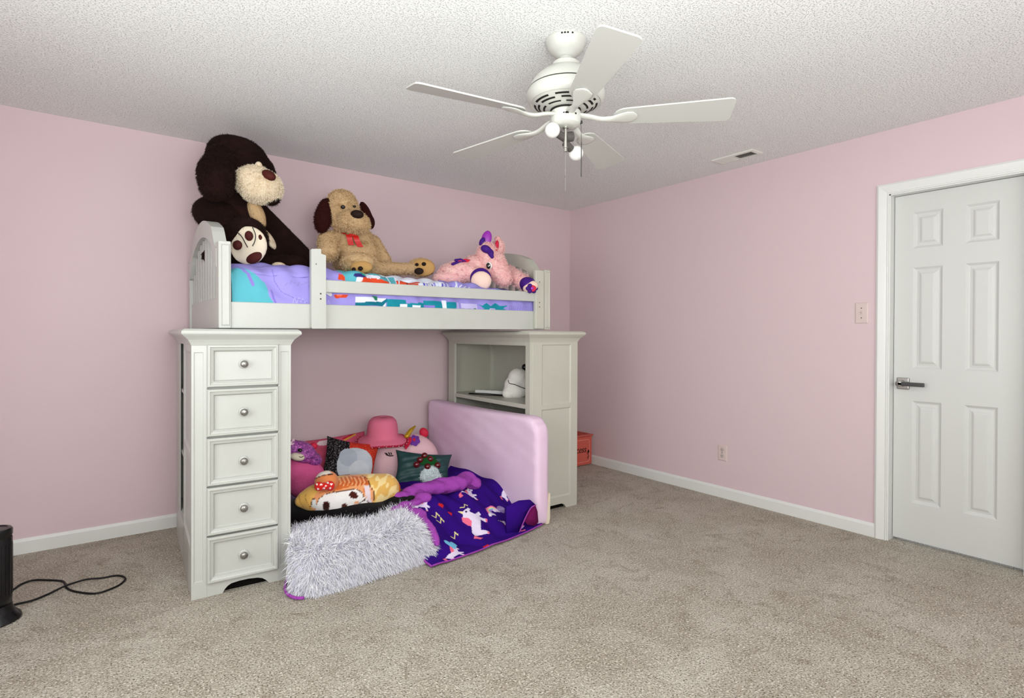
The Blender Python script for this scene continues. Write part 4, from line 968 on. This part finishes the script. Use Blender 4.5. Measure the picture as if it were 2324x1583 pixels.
def cloth_flap(name, pts, m, yf, dep):
    bm = bmesh.new(); n = len(pts)
    A = [bm.verts.new(at(x, y, y=yf)) for x, y in pts]; B = [bm.verts.new(at(x, y, y=yf)+Vector((0, .012, 0))) for x, y in pts]
    cx, cy = np.mean(pts, 0); c = bm.verts.new(at(cx, cy, y=yf-dep))
    for i in range(n):
        j = (i+1) % n; bm.faces.new((A[i], A[j], c)); bm.faces.new((A[i], B[i], B[j], A[j]))
    bm.faces.new(B); return under(from_bm(name, bm, m, smooth=True), pt)
M_dmag = mat('dark_magenta_sherpa', (112, 22, 84), .95, .1, bump=(120, .6, .005))
cloth_flap('sherpa_corner', [(1215, 1145), (1220, 1160), (1222, 1184), (1214, 1193), (1198, 1190), (1190, 1180), (1203, 1152)], M_dmag, -1.39, .008)
fcn = cloth_flap('fleece_corner', [(1150, 1150), (1180, 1136), (1204, 1134), (1216, 1145), (1204, 1153), (1190, 1180), (1176, 1212), (1150, 1215)], mat('dark_purple_fleece', (50, 16, 118), .95, .05, bump=(40, .4, .01)), -1.385, .014)
bm = bmesh.new(); add_tube(bm, spline([at(x, y, y=-1.398) for x, y in ((1216, 1145), (1204, 1153), (1190, 1180), (1178, 1210))], 4), .004, 6); under(from_bm('sherpa_hem', bm, M_sherpa, smooth=True), pt)

# ------------------------------------------------------------------ cushions
def cushion(name, label, ctr, w, hgt, th, yaw, tilt, roll, m, paintfn, n=72, pinch=.10, cat='cushion', rootparts=False):
    """soft rectangular cushion; local x across, z up, front faces -y; tilt leans back"""
    a = np.linspace(-1, 1, n); gx, gz = np.meshgrid(a, a, indexing='ij')
    infl = (np.clip(1-np.abs(gx)**2.4, 0, 1)*np.clip(1-np.abs(gz)**2.4, 0, 1))**.55
    sx = gx*w/2*(1-pinch*(1-gz**2)*np.abs(gx)**3); sz = gz*hgt/2*(1-pinch*(1-gx**2)*np.abs(gz)**3)
    wr = .004*np.sin(9*gx+4*gz)+.003*np.sin(17*gz-7*gx)
    Fy = -(infl*th/2)-wr*infl; By = infl*th/2
    Vf = np.stack([sx, Fy, sz], -1).reshape(-1, 3); Vb = np.stack([sx, By, sz], -1).reshape(-1, 3)
    i, j = np.meshgrid(np.arange(n-1), np.arange(n-1), indexing='ij'); k = (i*n+j).ravel()
    F1 = np.stack([k, k+n, k+n+1, k+1], 1); F2 = F1[:, ::-1]+n*n
    me = quick_mesh(name, np.concatenate([Vf, Vb]), np.concatenate([F1, F2]), 4)
    P = np.concatenate([np.stack([gx, gz], -1).reshape(-1, 2)]*2)*np.array([w/2, hgt/2])
    front = np.concatenate([np.ones(n*n, bool), np.zeros(n*n, bool)])
    set_col(me, paintfn(P, front))
    bm = bmesh.new(); bm.from_mesh(me); bmesh.ops.remove_doubles(bm, verts=bm.verts[:], dist=1e-5); bm.to_mesh(me); bm.free()
    o = link(name, me, m, None, smooth=True)
    o.rotation_mode = 'XYZ'
    o.matrix_world = Matrix.Translation(ctr) @ Matrix.Rotation(yaw, 4, 'Z') @ Matrix.Rotation(tilt, 4, 'X') @ Matrix.Rotation(roll, 4, 'Y')
    return tag(o, label, cat)
def solid(rgb): return lambda P, f: np.tile(np.array(lin(rgb)), (len(P), 1))
def p_case(P, f):
    C = np.tile(np.array(lin((206, 84, 112))), (len(P), 1))
    return paint(C, P, [('ell', (240, 214, 220), (-.09, .125, .045, .02)), ('ell', (240, 214, 220), (-.05, .13, .03, .015)), ('line', (214, 160, 60), [(.06, .12), (.10, .135), (.15, .15)], .007), ('line', (190, 30, 60), [(.05, .13), (.16, .165)], .006), ('ell', (214, 40, 120), (.0, -.09, .06, .05))])
cushion('pink_pillow', 'pink pillowcase pillow propped on the back wall behind the red cushion', at(765, 1040, y=-.17), .46, .32, .14, .0, math.radians(-16), math.radians(-3), M_print, p_case, pinch=.05, cat='pillow')
def p_red(P, f):
    C = np.tile(np.array(lin((196, 46, 30))), (len(P), 1))
    k = P[:, 0] < -.03; C[k] = lin((24, 18, 20))
    sp = rng.random(len(P)); C[k & (sp > .9)] = lin((150, 145, 150)); C[~k & (sp > .93)] = lin((230, 130, 90))
    return paint(C, P, [('ell', (196, 202, 210), (.03, .0, .125, .125)), ('ell', (176, 184, 196), (-.03, .05, .06, .06)), ('ell', (206, 210, 216), (.06, -.03, .07, .07)), ('poly', (150, 46, 30), [(-.16, -.10), (.0, -.06), (.02, -.13), (-.12, -.17)])])
rc = cushion('red_cushion', 'red and black glitter cushion with a pale grey disc, behind the bolster', at(793, 1058, y=-.42), .36, .36, .13, math.radians(-8), math.radians(-20), math.radians(14), M_print, p_red, n=110)
def p_teal(P, f):
    return np.tile(np.array(lin((28, 62, 62))), (len(P), 1))
tc_ = cushion('teal_cushion', 'dark teal cushion with a bearded gnome and red baubles on it', at(960, 1066, y=-.62), .40, .25, .12, math.radians(-16), math.radians(-24), math.radians(9), M_tealp, p_teal, pinch=.12)
def on_teal(x, z, lift=.0):
    fx_, fz_ = x/.20, z/.125; inf = max(0, (1-abs(fx_)**2.4)*(1-abs(fz_)**2.4))**.55
    return Vector((x, -inf*.06-lift, z))
def local_blend(name, els, m, root, vox, smth):
    o = blend(name, [(c, Vector((1, 0, 0)), Vector((0, 1, 0)), Vector((0, 0, 1)), a, b_, d) for c, a, b_, d in els], m, None, vox, smth); o.parent = root; return o
bd = local_blend('gnome_beard', [(on_teal(.045, -.015), .055, .016, .035), (on_teal(.03, -.05), .06, .016, .042), (on_teal(.07, -.055), .055, .015, .04), (on_teal(.045, -.085), .05, .013, .025)], M_beard, tc_, .006, 2)
local_blend('gnome_hat', [(on_teal(.02, .045), .075, .012, .03), (on_teal(.03, .075), .05, .012, .02)], M_leaf, tc_, .006, 2)
for x, z in ((-.035, .055), (.035, .066), (-.058, .020), (.018, .012), (.088, .028), (-.005, .088)):
    bm = bmesh.new(); bmesh.ops.create_icosphere(bm, subdivisions=3, radius=.0225); bmesh.ops.translate(bm, verts=bm.verts[:], vec=on_teal(x, z, .004)); o = from_bm('bauble', bm, M_berry, tc_, smooth=True)
fur(bd, 1600, .016, .0012, mat('yarn_pile', (214, 222, 224), .95, .1), jitter=.7)

# round pink unicorn cushion with horn, heart and lashes
uc = thing('round_unicorn_plush', 'big round pale pink plush cushion with gold horn and heart, against wall', 'plush toy', at(915, 1090, y=-.30))
RY = -.30
def R2(px, py): return project(np.array([[0, 0, 0]]))
rbod = part('body', [ell(885, 1050, 54, 62, RY, 0, rd=.14), ell(935, 1045, 62, 62, RY, 0, rd=.14), ell(915, 1062, 78, 48, RY, 0, rd=.15)], mat('pale_pink_plush', (232, 190, 196), .92, .12, bump=[(60, .3, .006), (7, .2, .02)]), uc, .012, 10)
def surf_prism(name, pts, m, root, depth=.006, off=.004):
    """flat applique laid on the plush front: find depth of the body surface along the line of sight"""
    V, _ = mesh_np(rbod.data); PX = project(V); D = (V-CAM)@f_
    bm = bmesh.new(); A = []; Bv = []
    for x, y in pts:
        d2 = ((PX-np.array([x, y]))**2).sum(1); k = np.argsort(d2)[:60]; dep = D[k].min()-off
        A.append(bm.verts.new(Vector(CAM+ray(x, y)*dep))); Bv.append(bm.verts.new(Vector(CAM+ray(x, y)*(dep+depth))))
    cx, cy = np.mean(pts, 0); d2 = ((PX-np.array([cx, cy]))**2).sum(1); dep = D[np.argsort(d2)[:60]].min()-off
    c = bm.verts.new(Vector(CAM+ray(cx, cy)*dep)); n = len(pts)
    for i in range(n):
        bm.faces.new((A[i], A[(i+1) % n], c)); bm.faces.new((A[i], Bv[i], Bv[(i+1) % n], A[(i+1) % n]))
    return under(from_bm(name, bm, m), root)
def px_ell(cx, cy, rx, ry, n=20, wob=0): return [(cx+rx*(1+wob*math.sin(6*t))*math.cos(t), cy+ry*(1+wob*math.sin(6*t))*math.sin(t)) for t in np.linspace(0, 2*PI, n+1)[:-1]]
M_violet = mat('violet_felt', (112, 60, 156), .9, .1)
surf_prism('forehead_flower', px_ell(941, 999, 12, 12, 36, .09), M_violet, uc); surf_prism('forehead_flower', px_ell(906, 996, 7, 9, 24, .09), M_violet, uc)
surf_prism('flower_centre', px_ell(940, 997, 3.5, 3.5, 12), M_red, uc, off=.009)
surf_prism('heart_patch', [(921, 1020), (914, 1005), (910, 996), (911, 990), (916, 989), (922, 994), (928, 990), (934, 992), (934, 1000), (928, 1012)], M_red, uc, off=.008)
part('horn', chain(ell(923, 989, 6.5, 5, RY, -.10), ell(932, 976, 5.5, 4.5, RY, -.09), 3)+chain(ell(933, 975, 5, 4.5, RY, -.09), ell(942, 967, 2.4, 2.4, RY, -.08), 3), M_gold, uc, .005, 2)
part('ear', [ell(962, 981, 10, 12, RY, -.02, rot=35, rd=.025)], M_red, uc, .006, 3)
bm = bmesh.new()
V, _ = mesh_np(rbod.data); PXb = project(V); Db = (V-CAM)@f_
def on_body(x, y, off=.004):
    d2 = ((PXb-np.array([x, y]))**2).sum(1); return Vector(CAM+ray(x, y)*(Db[np.argsort(d2)[:40]].min()-off))
for pts in (((893, 1033), (885, 1034), (878, 1032), (874, 1027)), ((880, 1032), (877, 1028)), ((885, 1032), (882, 1026)), ((889, 1031), (887, 1026)), ((904, 1031), (910, 1025), (918, 1024), (926, 1027), (931, 1031))):
    add_tube(bm, [on_body(*p) for p in pts], .0035 if len(pts) < 5 else .0018, 6)
under(from_bm('eyelashes', bm, M_cord), uc)
# hat on top
hc = at(868, 990, y=-.33)
ht = thing('sun_hat', 'pink felt hat with wavy brim and red braided trim on the round plush', 'hat', hc, 0); ht.rotation_euler = (math.radians(6), math.radians(-2), 0)
bm = bmesh.new(); prof = []
s_ = mpp(hc)
crown = [(0.1, 45), (14, 45), (24, 43), (30, 37), (33, 28), (34.5, 15), (35, 4), (37, 1), (46, -3), (52, -7), (56, -10)]
rings = []; sg = 48
for r, hh in crown:
    rings.append([bm.verts.new((r*s_*math.cos(2*PI*k/sg), r*s_*math.sin(2*PI*k/sg)*.95, (hh+(r > 40)*2.5*math.sin(3*2*PI*k/sg+1)*(r-40)/16)*s_)) for k in range(sg)])
for a, c in zip(rings, rings[1:]):
    for k in range(sg): bm.faces.new((a[k], a[(k+1) % sg], c[(k+1) % sg], c[k]))
rim_pts = [v.co.copy() for v in rings[-1]]
fel = from_bm('felt', bm, M_hat, ht, smooth=True); fel.modifiers.new('t', 'SOLIDIFY').thickness = .004
bm = bmesh.new()
for ph in (0, PI):
    pts = []
    for k in range(sg*4):
        p = rim_pts[(k//4) % sg].lerp(rim_pts[(k//4+1) % sg], (k % 4)/4); q = p.normalized()
        pts.append(p+Vector((q.x, q.y, 0))*.004*math.cos(k*.8+ph)+Vector((0, 0, .004*math.sin(k*.8+ph))))
    add_tube(bm, pts, .0042, 5, closed=True)
tr = from_bm('braided_trim', bm, M_braid, ht, smooth=True)
bm = bmesh.new()
for k in range(0, sg, 2):
    p = rim_pts[k]; q = Vector((p.x, p.y, 0)).normalized(); add_lathe(bm, [(.001, -.003), (.0035, 0), (.001, .003)], 6, c=tuple(p+q*.007))
from_bm('trim_beads', bm, M_cord_w, ht)

# pink and purple fawn plush at the left, half behind the chest
fw_ = thing('purple_pink_plush', 'pink plush with glittery purple head and cream muzzle beside the chest', 'plush toy', at(690, 1110, y=-.62))
part('body', [ell(692, 1085, 46, 44, -.62, 0, rd=.10), ell(700, 1105, 42, 26, -.62, 0, rd=.10), ell(672, 1065, 36, 34, -.62, 0, rd=.09)], mat('hot_pink_plush', (206, 88, 140), .92, .15, bump=(50, .4, .01)), fw_, .011)
part('head', [ell(684, 1025, 34, 24, -.62, -.03, rot=-24, rd=.08), ell(708, 1040, 24, 16, -.62, -.02, rot=-28, rd=.06), ell(664, 1015, 22, 18, -.62, -.03, rd=.06)], mat('purple_sequin', (150, 66, 150), .4, .6, bump=(90, 1, .01), vary=[(70, (214, 110, 200), .5, .62), (90, (86, 30, 110), .55, .65)]), fw_, .009)
part('muzzle', [ell(675, 1036, 17, 9, -.62, -.10, rot=-12, rd=.03)], M_csole, fw_, .006, 3)
part('eye', [ell(681, 1021, 5.5, 4.5, -.62, -.115, rot=-20, rd=.012)], M_eye, fw_, .004, 1)
bm = bmesh.new(); D1 = float(np.dot(np.array(at(680, 1035, y=-.62))-CAM, f_))-.136
add_tube(bm, spline([Pd(x, y, D1) for x, y in ((679, 1035), (683, 1037), (689, 1035))], 4), .002, 6); under(from_bm('smile_stitch', bm, M_cord), fw_)
part('horn', chain(ell(662, 1006, 7, 6, -.62, -.06), ell(666, 997, 3, 3, -.62, -.06), 3), mat('striped_horn', (222, 196, 206), .6, .3, vary=[(60, (150, 90, 140), .5, .6)]), fw_, .005, 2)
part('ear', [ell(712, 1011, 9, 8, -.62, .02, rot=-30, rd=.02)], M_red, fw_, .006, 2)

# yellow and orange bolster with an animal face print
ob = thing('animal_bolster', 'yellow and orange plush bolster with white animal face and red bow', 'cushion', at(790, 1165, y=-.92))
OY = -.92
oe = [ell(681, 1137, 12, 13, OY, 0), ell(694, 1133, 20, 21, OY, 0), ell(712, 1130, 30, 29, OY, 0)]
oe += chain(ell(712, 1130, 30, 29, OY, 0, rd=.085), ell(760, 1125, 46, 45, OY, 0, rd=.115), 4)+chain(ell(760, 1125, 46, 45, OY, 0, rd=.115), ell(830, 1118, 46, 43, OY, 0, rd=.115), 4)+chain(ell(830, 1118, 46, 43, OY, 0, rd=.115), ell(872, 1108, 34, 34, OY, 0, rd=.09), 4)
obb = part('body', oe, M_plush_print, ob, .008, 6)
V, _ = mesh_np(obb.data); PX = project(V+0); Q = (PX-np.array([650, 930]))*5.863
Cq = np.tile(np.array(lin((226, 178, 92))), (len(Q), 1))
nzz = np.sin(Q[:, 0]*.021)*np.sin(Q[:, 1]*.027+1)+.4*np.sin(Q[:, 0]*.06+Q[:, 1]*.04); Cq[(Q[:, 0] > 1050) & (nzz > .1)] = lin((240, 214, 150))
HR, HR2, BRN, FWH = (206, 104, 46), (226, 156, 104), (70, 24, 12), (232, 228, 224)
ops = [('poly', HR2, [(380, 1360), (330, 1290), (330, 1200), (420, 1080), (600, 1000), (690, 900), (880, 850), (1060, 870), (1110, 980), (1170, 1080), (1150, 1280), (900, 1340)]),
       ('poly', HR, [(690, 930), (880, 870), (1060, 900), (1100, 990), (900, 1000), (700, 1060), (420, 1110), (560, 1040)]), ('poly', HR, [(1010, 1030), (1070, 1050), (1110, 1110), (1060, 1160)]),
       ('line', BRN, [(1010, 870), (1090, 920), (1110, 1010), (1160, 1080), (1170, 1160), (1140, 1290)], 5), ('poly', (224, 208, 214), [(1030, 1000), (1100, 1010), (1130, 1180), (1140, 1290), (1070, 1200)]),
       ('poly', FWH, [(400, 1400), (385, 1300), (430, 1180), (520, 1115), (650, 1090), (780, 1060), (900, 1045), (990, 1080), (1050, 1170), (1110, 1230), (1090, 1300), (920, 1345), (700, 1400), (560, 1430)]),
       ('line', BRN, [(385, 1300), (430, 1180), (520, 1115), (650, 1090), (900, 1045), (990, 1080), (1050, 1190)], 5), ('poly', (214, 214, 210), [(330, 1290), (345, 1190), (400, 1180), (390, 1310)]), ('line', BRN, [(325, 1290), (340, 1190), (400, 1165)], 5),
       ('ell', BRN, (527, 1280, 50, 70, 8)), ('ell', (46, 12, 6), (527, 1280, 36, 55, 8)), ('ell', BRN, (893, 1130, 62, 46, 25)), ('ell', BRN, (772, 1282, 40, 40)), ('ell', (226, 160, 120), (935, 1230, 34, 20, -30)), ('ell', (230, 170, 140), (560, 1385, 50, 14)),
       ('line', BRN, [(930, 1330), (960, 1250), (1030, 1200), (1090, 1220), (1110, 1270)], 5), ('line', BRN, [(812, 1340), (812, 1330), (820, 1345)], 4)]
for t in range(14):
    x0 = 700+26*t; ops.insert(3, ('line', (180, 84, 36) if t % 2 else (232, 170, 120), [(x0, 890+10*math.sin(t)), (x0+30, 960), (x0+10, 1000)], 7))
ops += [('line', (180, 130, 60), [(255, 1110), (250, 1180), (290, 1260), (320, 1310)], 5), ('line', (190, 140, 70), [(170, 1140), (180, 1230), (230, 1290)], 5)]
set_col(obb.data, paint(Cq, Q, ops))
part('end_cap', [ell(893, 1109, 15, 24, OY, .0, rot=12, rd=.075)], mat('orange_velour', (222, 112, 36), .9, .15), ob, .008, 4)
eb = part('round_ear', [ell(741, 1092, 27, 25, OY, -.055, rd=.055)], M_plush_print, ob, .007, 4)
V, _ = mesh_np(eb.data); Q = (project(V)-np.array([650, 930]))*5.863; Ce = np.tile(np.array(lin((212, 128, 76))), (len(Q), 1))
set_col(eb.data, paint(Ce, Q, [('poly', (226, 214, 202), [(380, 900), (440, 830), (560, 800), (620, 850), (500, 860)]), ('line', BRN, [(380, 910), (500, 865), (620, 850)], 6)]))
bw = part('bow', [ell(724, 1103, 11, 11, OY, -.115, rot=15, rd=.016), ell(748, 1102, 12, 12, OY, -.115, rot=-10, rd=.016), ell(736, 1103, 12, 9, OY, -.118, rd=.018)], M_plush_print, ob, .005, 2)
V, _ = mesh_np(bw.data); Q = project(V); Cb = np.tile(np.array(lin((200, 30, 24))), (len(Q), 1))
set_col(bw.data, paint(Cb, Q, [('ell', (244, 236, 232), (x, y, 2.6, 1.9)) for x, y in ((719, 1098), (729, 1099), (744, 1095), (752, 1098), (722, 1109), (735, 1107), (750, 1107), (740, 1102))]))

# ------------------------------------------------------------------ toy box in the corner
tb_ = thing('toy_box', 'coral red wooden toy box with black lettering in the room corner', 'toy box', (-.50, -.345, 0))
TW, TD, THh = .470, .310, .285
for nm, a, c in (('front_board', (0, 0, .008), (TW, .014, THh-.02)), ('back_board', (0, TD-.014, .008), (TW, TD, THh-.02)), ('side_board', (0, .014, .008), (.014, TD-.014, THh-.02)), ('side_board', (TW-.014, .014, .008), (TW, TD-.014, THh-.02)), ('base_board', (.014, .014, .008), (TW-.014, TD-.014, .02))): box(nm, a, c, M_toybox, tb_, .001)
bm = bmesh.new(); prev = None
for o_, z in ((0, THh-.022), (.006, THh-.016), (.016, THh-.006), (.016, THh), (-.022, THh), (-.022, THh-.022)):
    ring = [bm.verts.new(p) for p in ((-o_, -o_, z), (TW+o_*.5, -o_, z), (TW+o_*.5, TD+o_*.4, z), (-o_, TD+o_*.4, z))]
    if prev:
        for i in range(4): bm.faces.new((prev[i], prev[(i+1) % 4], ring[(i+1) % 4], ring[i]))
    prev = ring
from_bm('rim', bm, M_toybox, tb_)
bm = bmesh.new(); rr = .022; x0, x1, z0, z1 = .03, TW-.032, .035, THh-.045; pts = []
for cx, cz, a0 in ((x1-rr, z1-rr, 0), (x0+rr, z1-rr, PI/2), (x0+rr, z0+rr, PI), (x1-rr, z0+rr, 1.5*PI)):
    for t in np.linspace(0, PI/2, 5): pts.append((cx+rr*math.cos(a0+t), -.0005, cz+rr*math.sin(a0+t)))
add_tube(bm, pts, .0028, 6, closed=True); from_bm('painted_border', bm, M_toyline, tb_)
tcu = bpy.data.curves.new('lettering', 'FONT'); tcu.body = 'Princess'; tcu.size = .085; tcu.shear = .35; tcu.extrude = .0008
to = bpy.data.objects.new('tmp', tcu); COL.objects.link(to)
me = bpy.data.meshes.new_from_object(to.evaluated_get(bpy.context.evaluated_depsgraph_get())); bpy.data.objects.remove(to)
lt = link('lettering', me, M_toylet, tb_); lt.rotation_euler = (PI/2, 0, 0); lt.location = (.060, -.0008, .125); lt.scale = (.92, 1.0, 1)
xs = [v.co.x for v in me.vertices]; xr = at(1331, 1022, y=-.345).x+.50; lt.scale.x = .92; lt.location.x = xr-max(xs)*.92
bm = bmesh.new(); fx_, fz_ = at(1336, 1023, y=-.345).x+.50, .128
for k in range(5): add_lathe(bm, [(.0001, -.001), (.0075, -.001), (.0075, .0005)], 10, axis='y', c=(fx_+.008*math.cos(k*1.257), 0, fz_+.008*math.sin(k*1.257)))
add_tube(bm, [(fx_-.004, -.0005, fz_-.01), (fx_-.008, -.0005, .10), (fx_-.004, -.0005, .075), (fx_-.012, -.0005, .055)], .0022, 5)
add_tube(bm, [(fx_-.026, -.0005, .125), (fx_-.016, -.0005, .108), (fx_-.008, -.0005, .098)], .0025, 5); add_tube(bm, [(fx_-.024, -.0005, .072), (fx_-.014, -.0005, .07), (fx_-.006, -.0005, .078), (fx_+.010, -.0005, .088)], .0025, 5)
from_bm('painted_flower', bm, M_toylet, tb_)
pc_ = blend('purple_cloth', [sph((-.30, -.20, .20), .13, .075), sph((-.17, -.18, .20), .105, .078), sph((-.40, -.2, .19), .09, .07)], mat('dark_purple_cloth', (34, 8, 44), .9, .1, bump=(25, .5, .02)), None, .012, 4)
tag(pc_, 'dark purple cloth heaped inside the coral toy box', 'cloth')

# ------------------------------------------------------------------ tower heater and its cord
hb = at(-15, 1410, z=0)
th2 = thing('tower_heater', 'black cylindrical tower heater at the left edge of the carpet', 'heater', (hb.x, hb.y, 0))
bm = bmesh.new(); add_lathe(bm, [(.088, 0), (.092, .006), (.089, .016), (.074, .03), (.064, .05), (.060, .07)], 40); from_bm('base', bm, M_black, th2, smooth=2)
bm = bmesh.new(); add_lathe(bm, [(.059, .06), (.061, .10), (.0615, .346), (.060, .350)], 40); bdy = from_bm('body', bm, M_black, th2, smooth=True)
bm = bmesh.new(); add_lathe(bm, [(.060, .350), (.0575, .353), (.0575, .358)], 40); from_bm('seam', bm, M_slot, th2)
bm = bmesh.new(); add_lathe(bm, [(.0605, .358), (.0625, .362), (.0625, .382), (.058, .389), (.048, .3905), (.044, .387), (.001, .3865)], 40); from_bm('top_cap', bm, M_black, th2, smooth=2)
for k in range(24):
    a = 2*PI*k/24; bm = bmesh.new(); add_box(bm, (.0605, -.0012, .11), (.0622, .0012, .325)); o = from_bm('grille_rib', bm, M_black, th2); o.rotation_euler = (0, 0, a)
cp = [at(x, y, z=.006) for x, y in ((4, 1350), (30, 1337), (48, 1325), (75, 1316), (105, 1315.5), (135, 1317), (146, 1321), (150, 1332), (165, 1340), (190, 1344.5), (215, 1346), (240, 1340), (270, 1327), (284, 1314), (279, 1307.5), (262, 1305.5), (230, 1311), (195, 1319), (150, 1333), (110, 1347), (75, 1361), (30, 1372), (4, 1380))]
for i in (17, 18): cp[i] = cp[i]+Vector((0, 0, .010))
bm = bmesh.new(); add_tube(bm, spline(cp, 6), .0046, 8); under(from_bm('power_cord', bm, M_cord, smooth=True), th2)['label'] = 'black cord looped in a figure eight on the carpet'
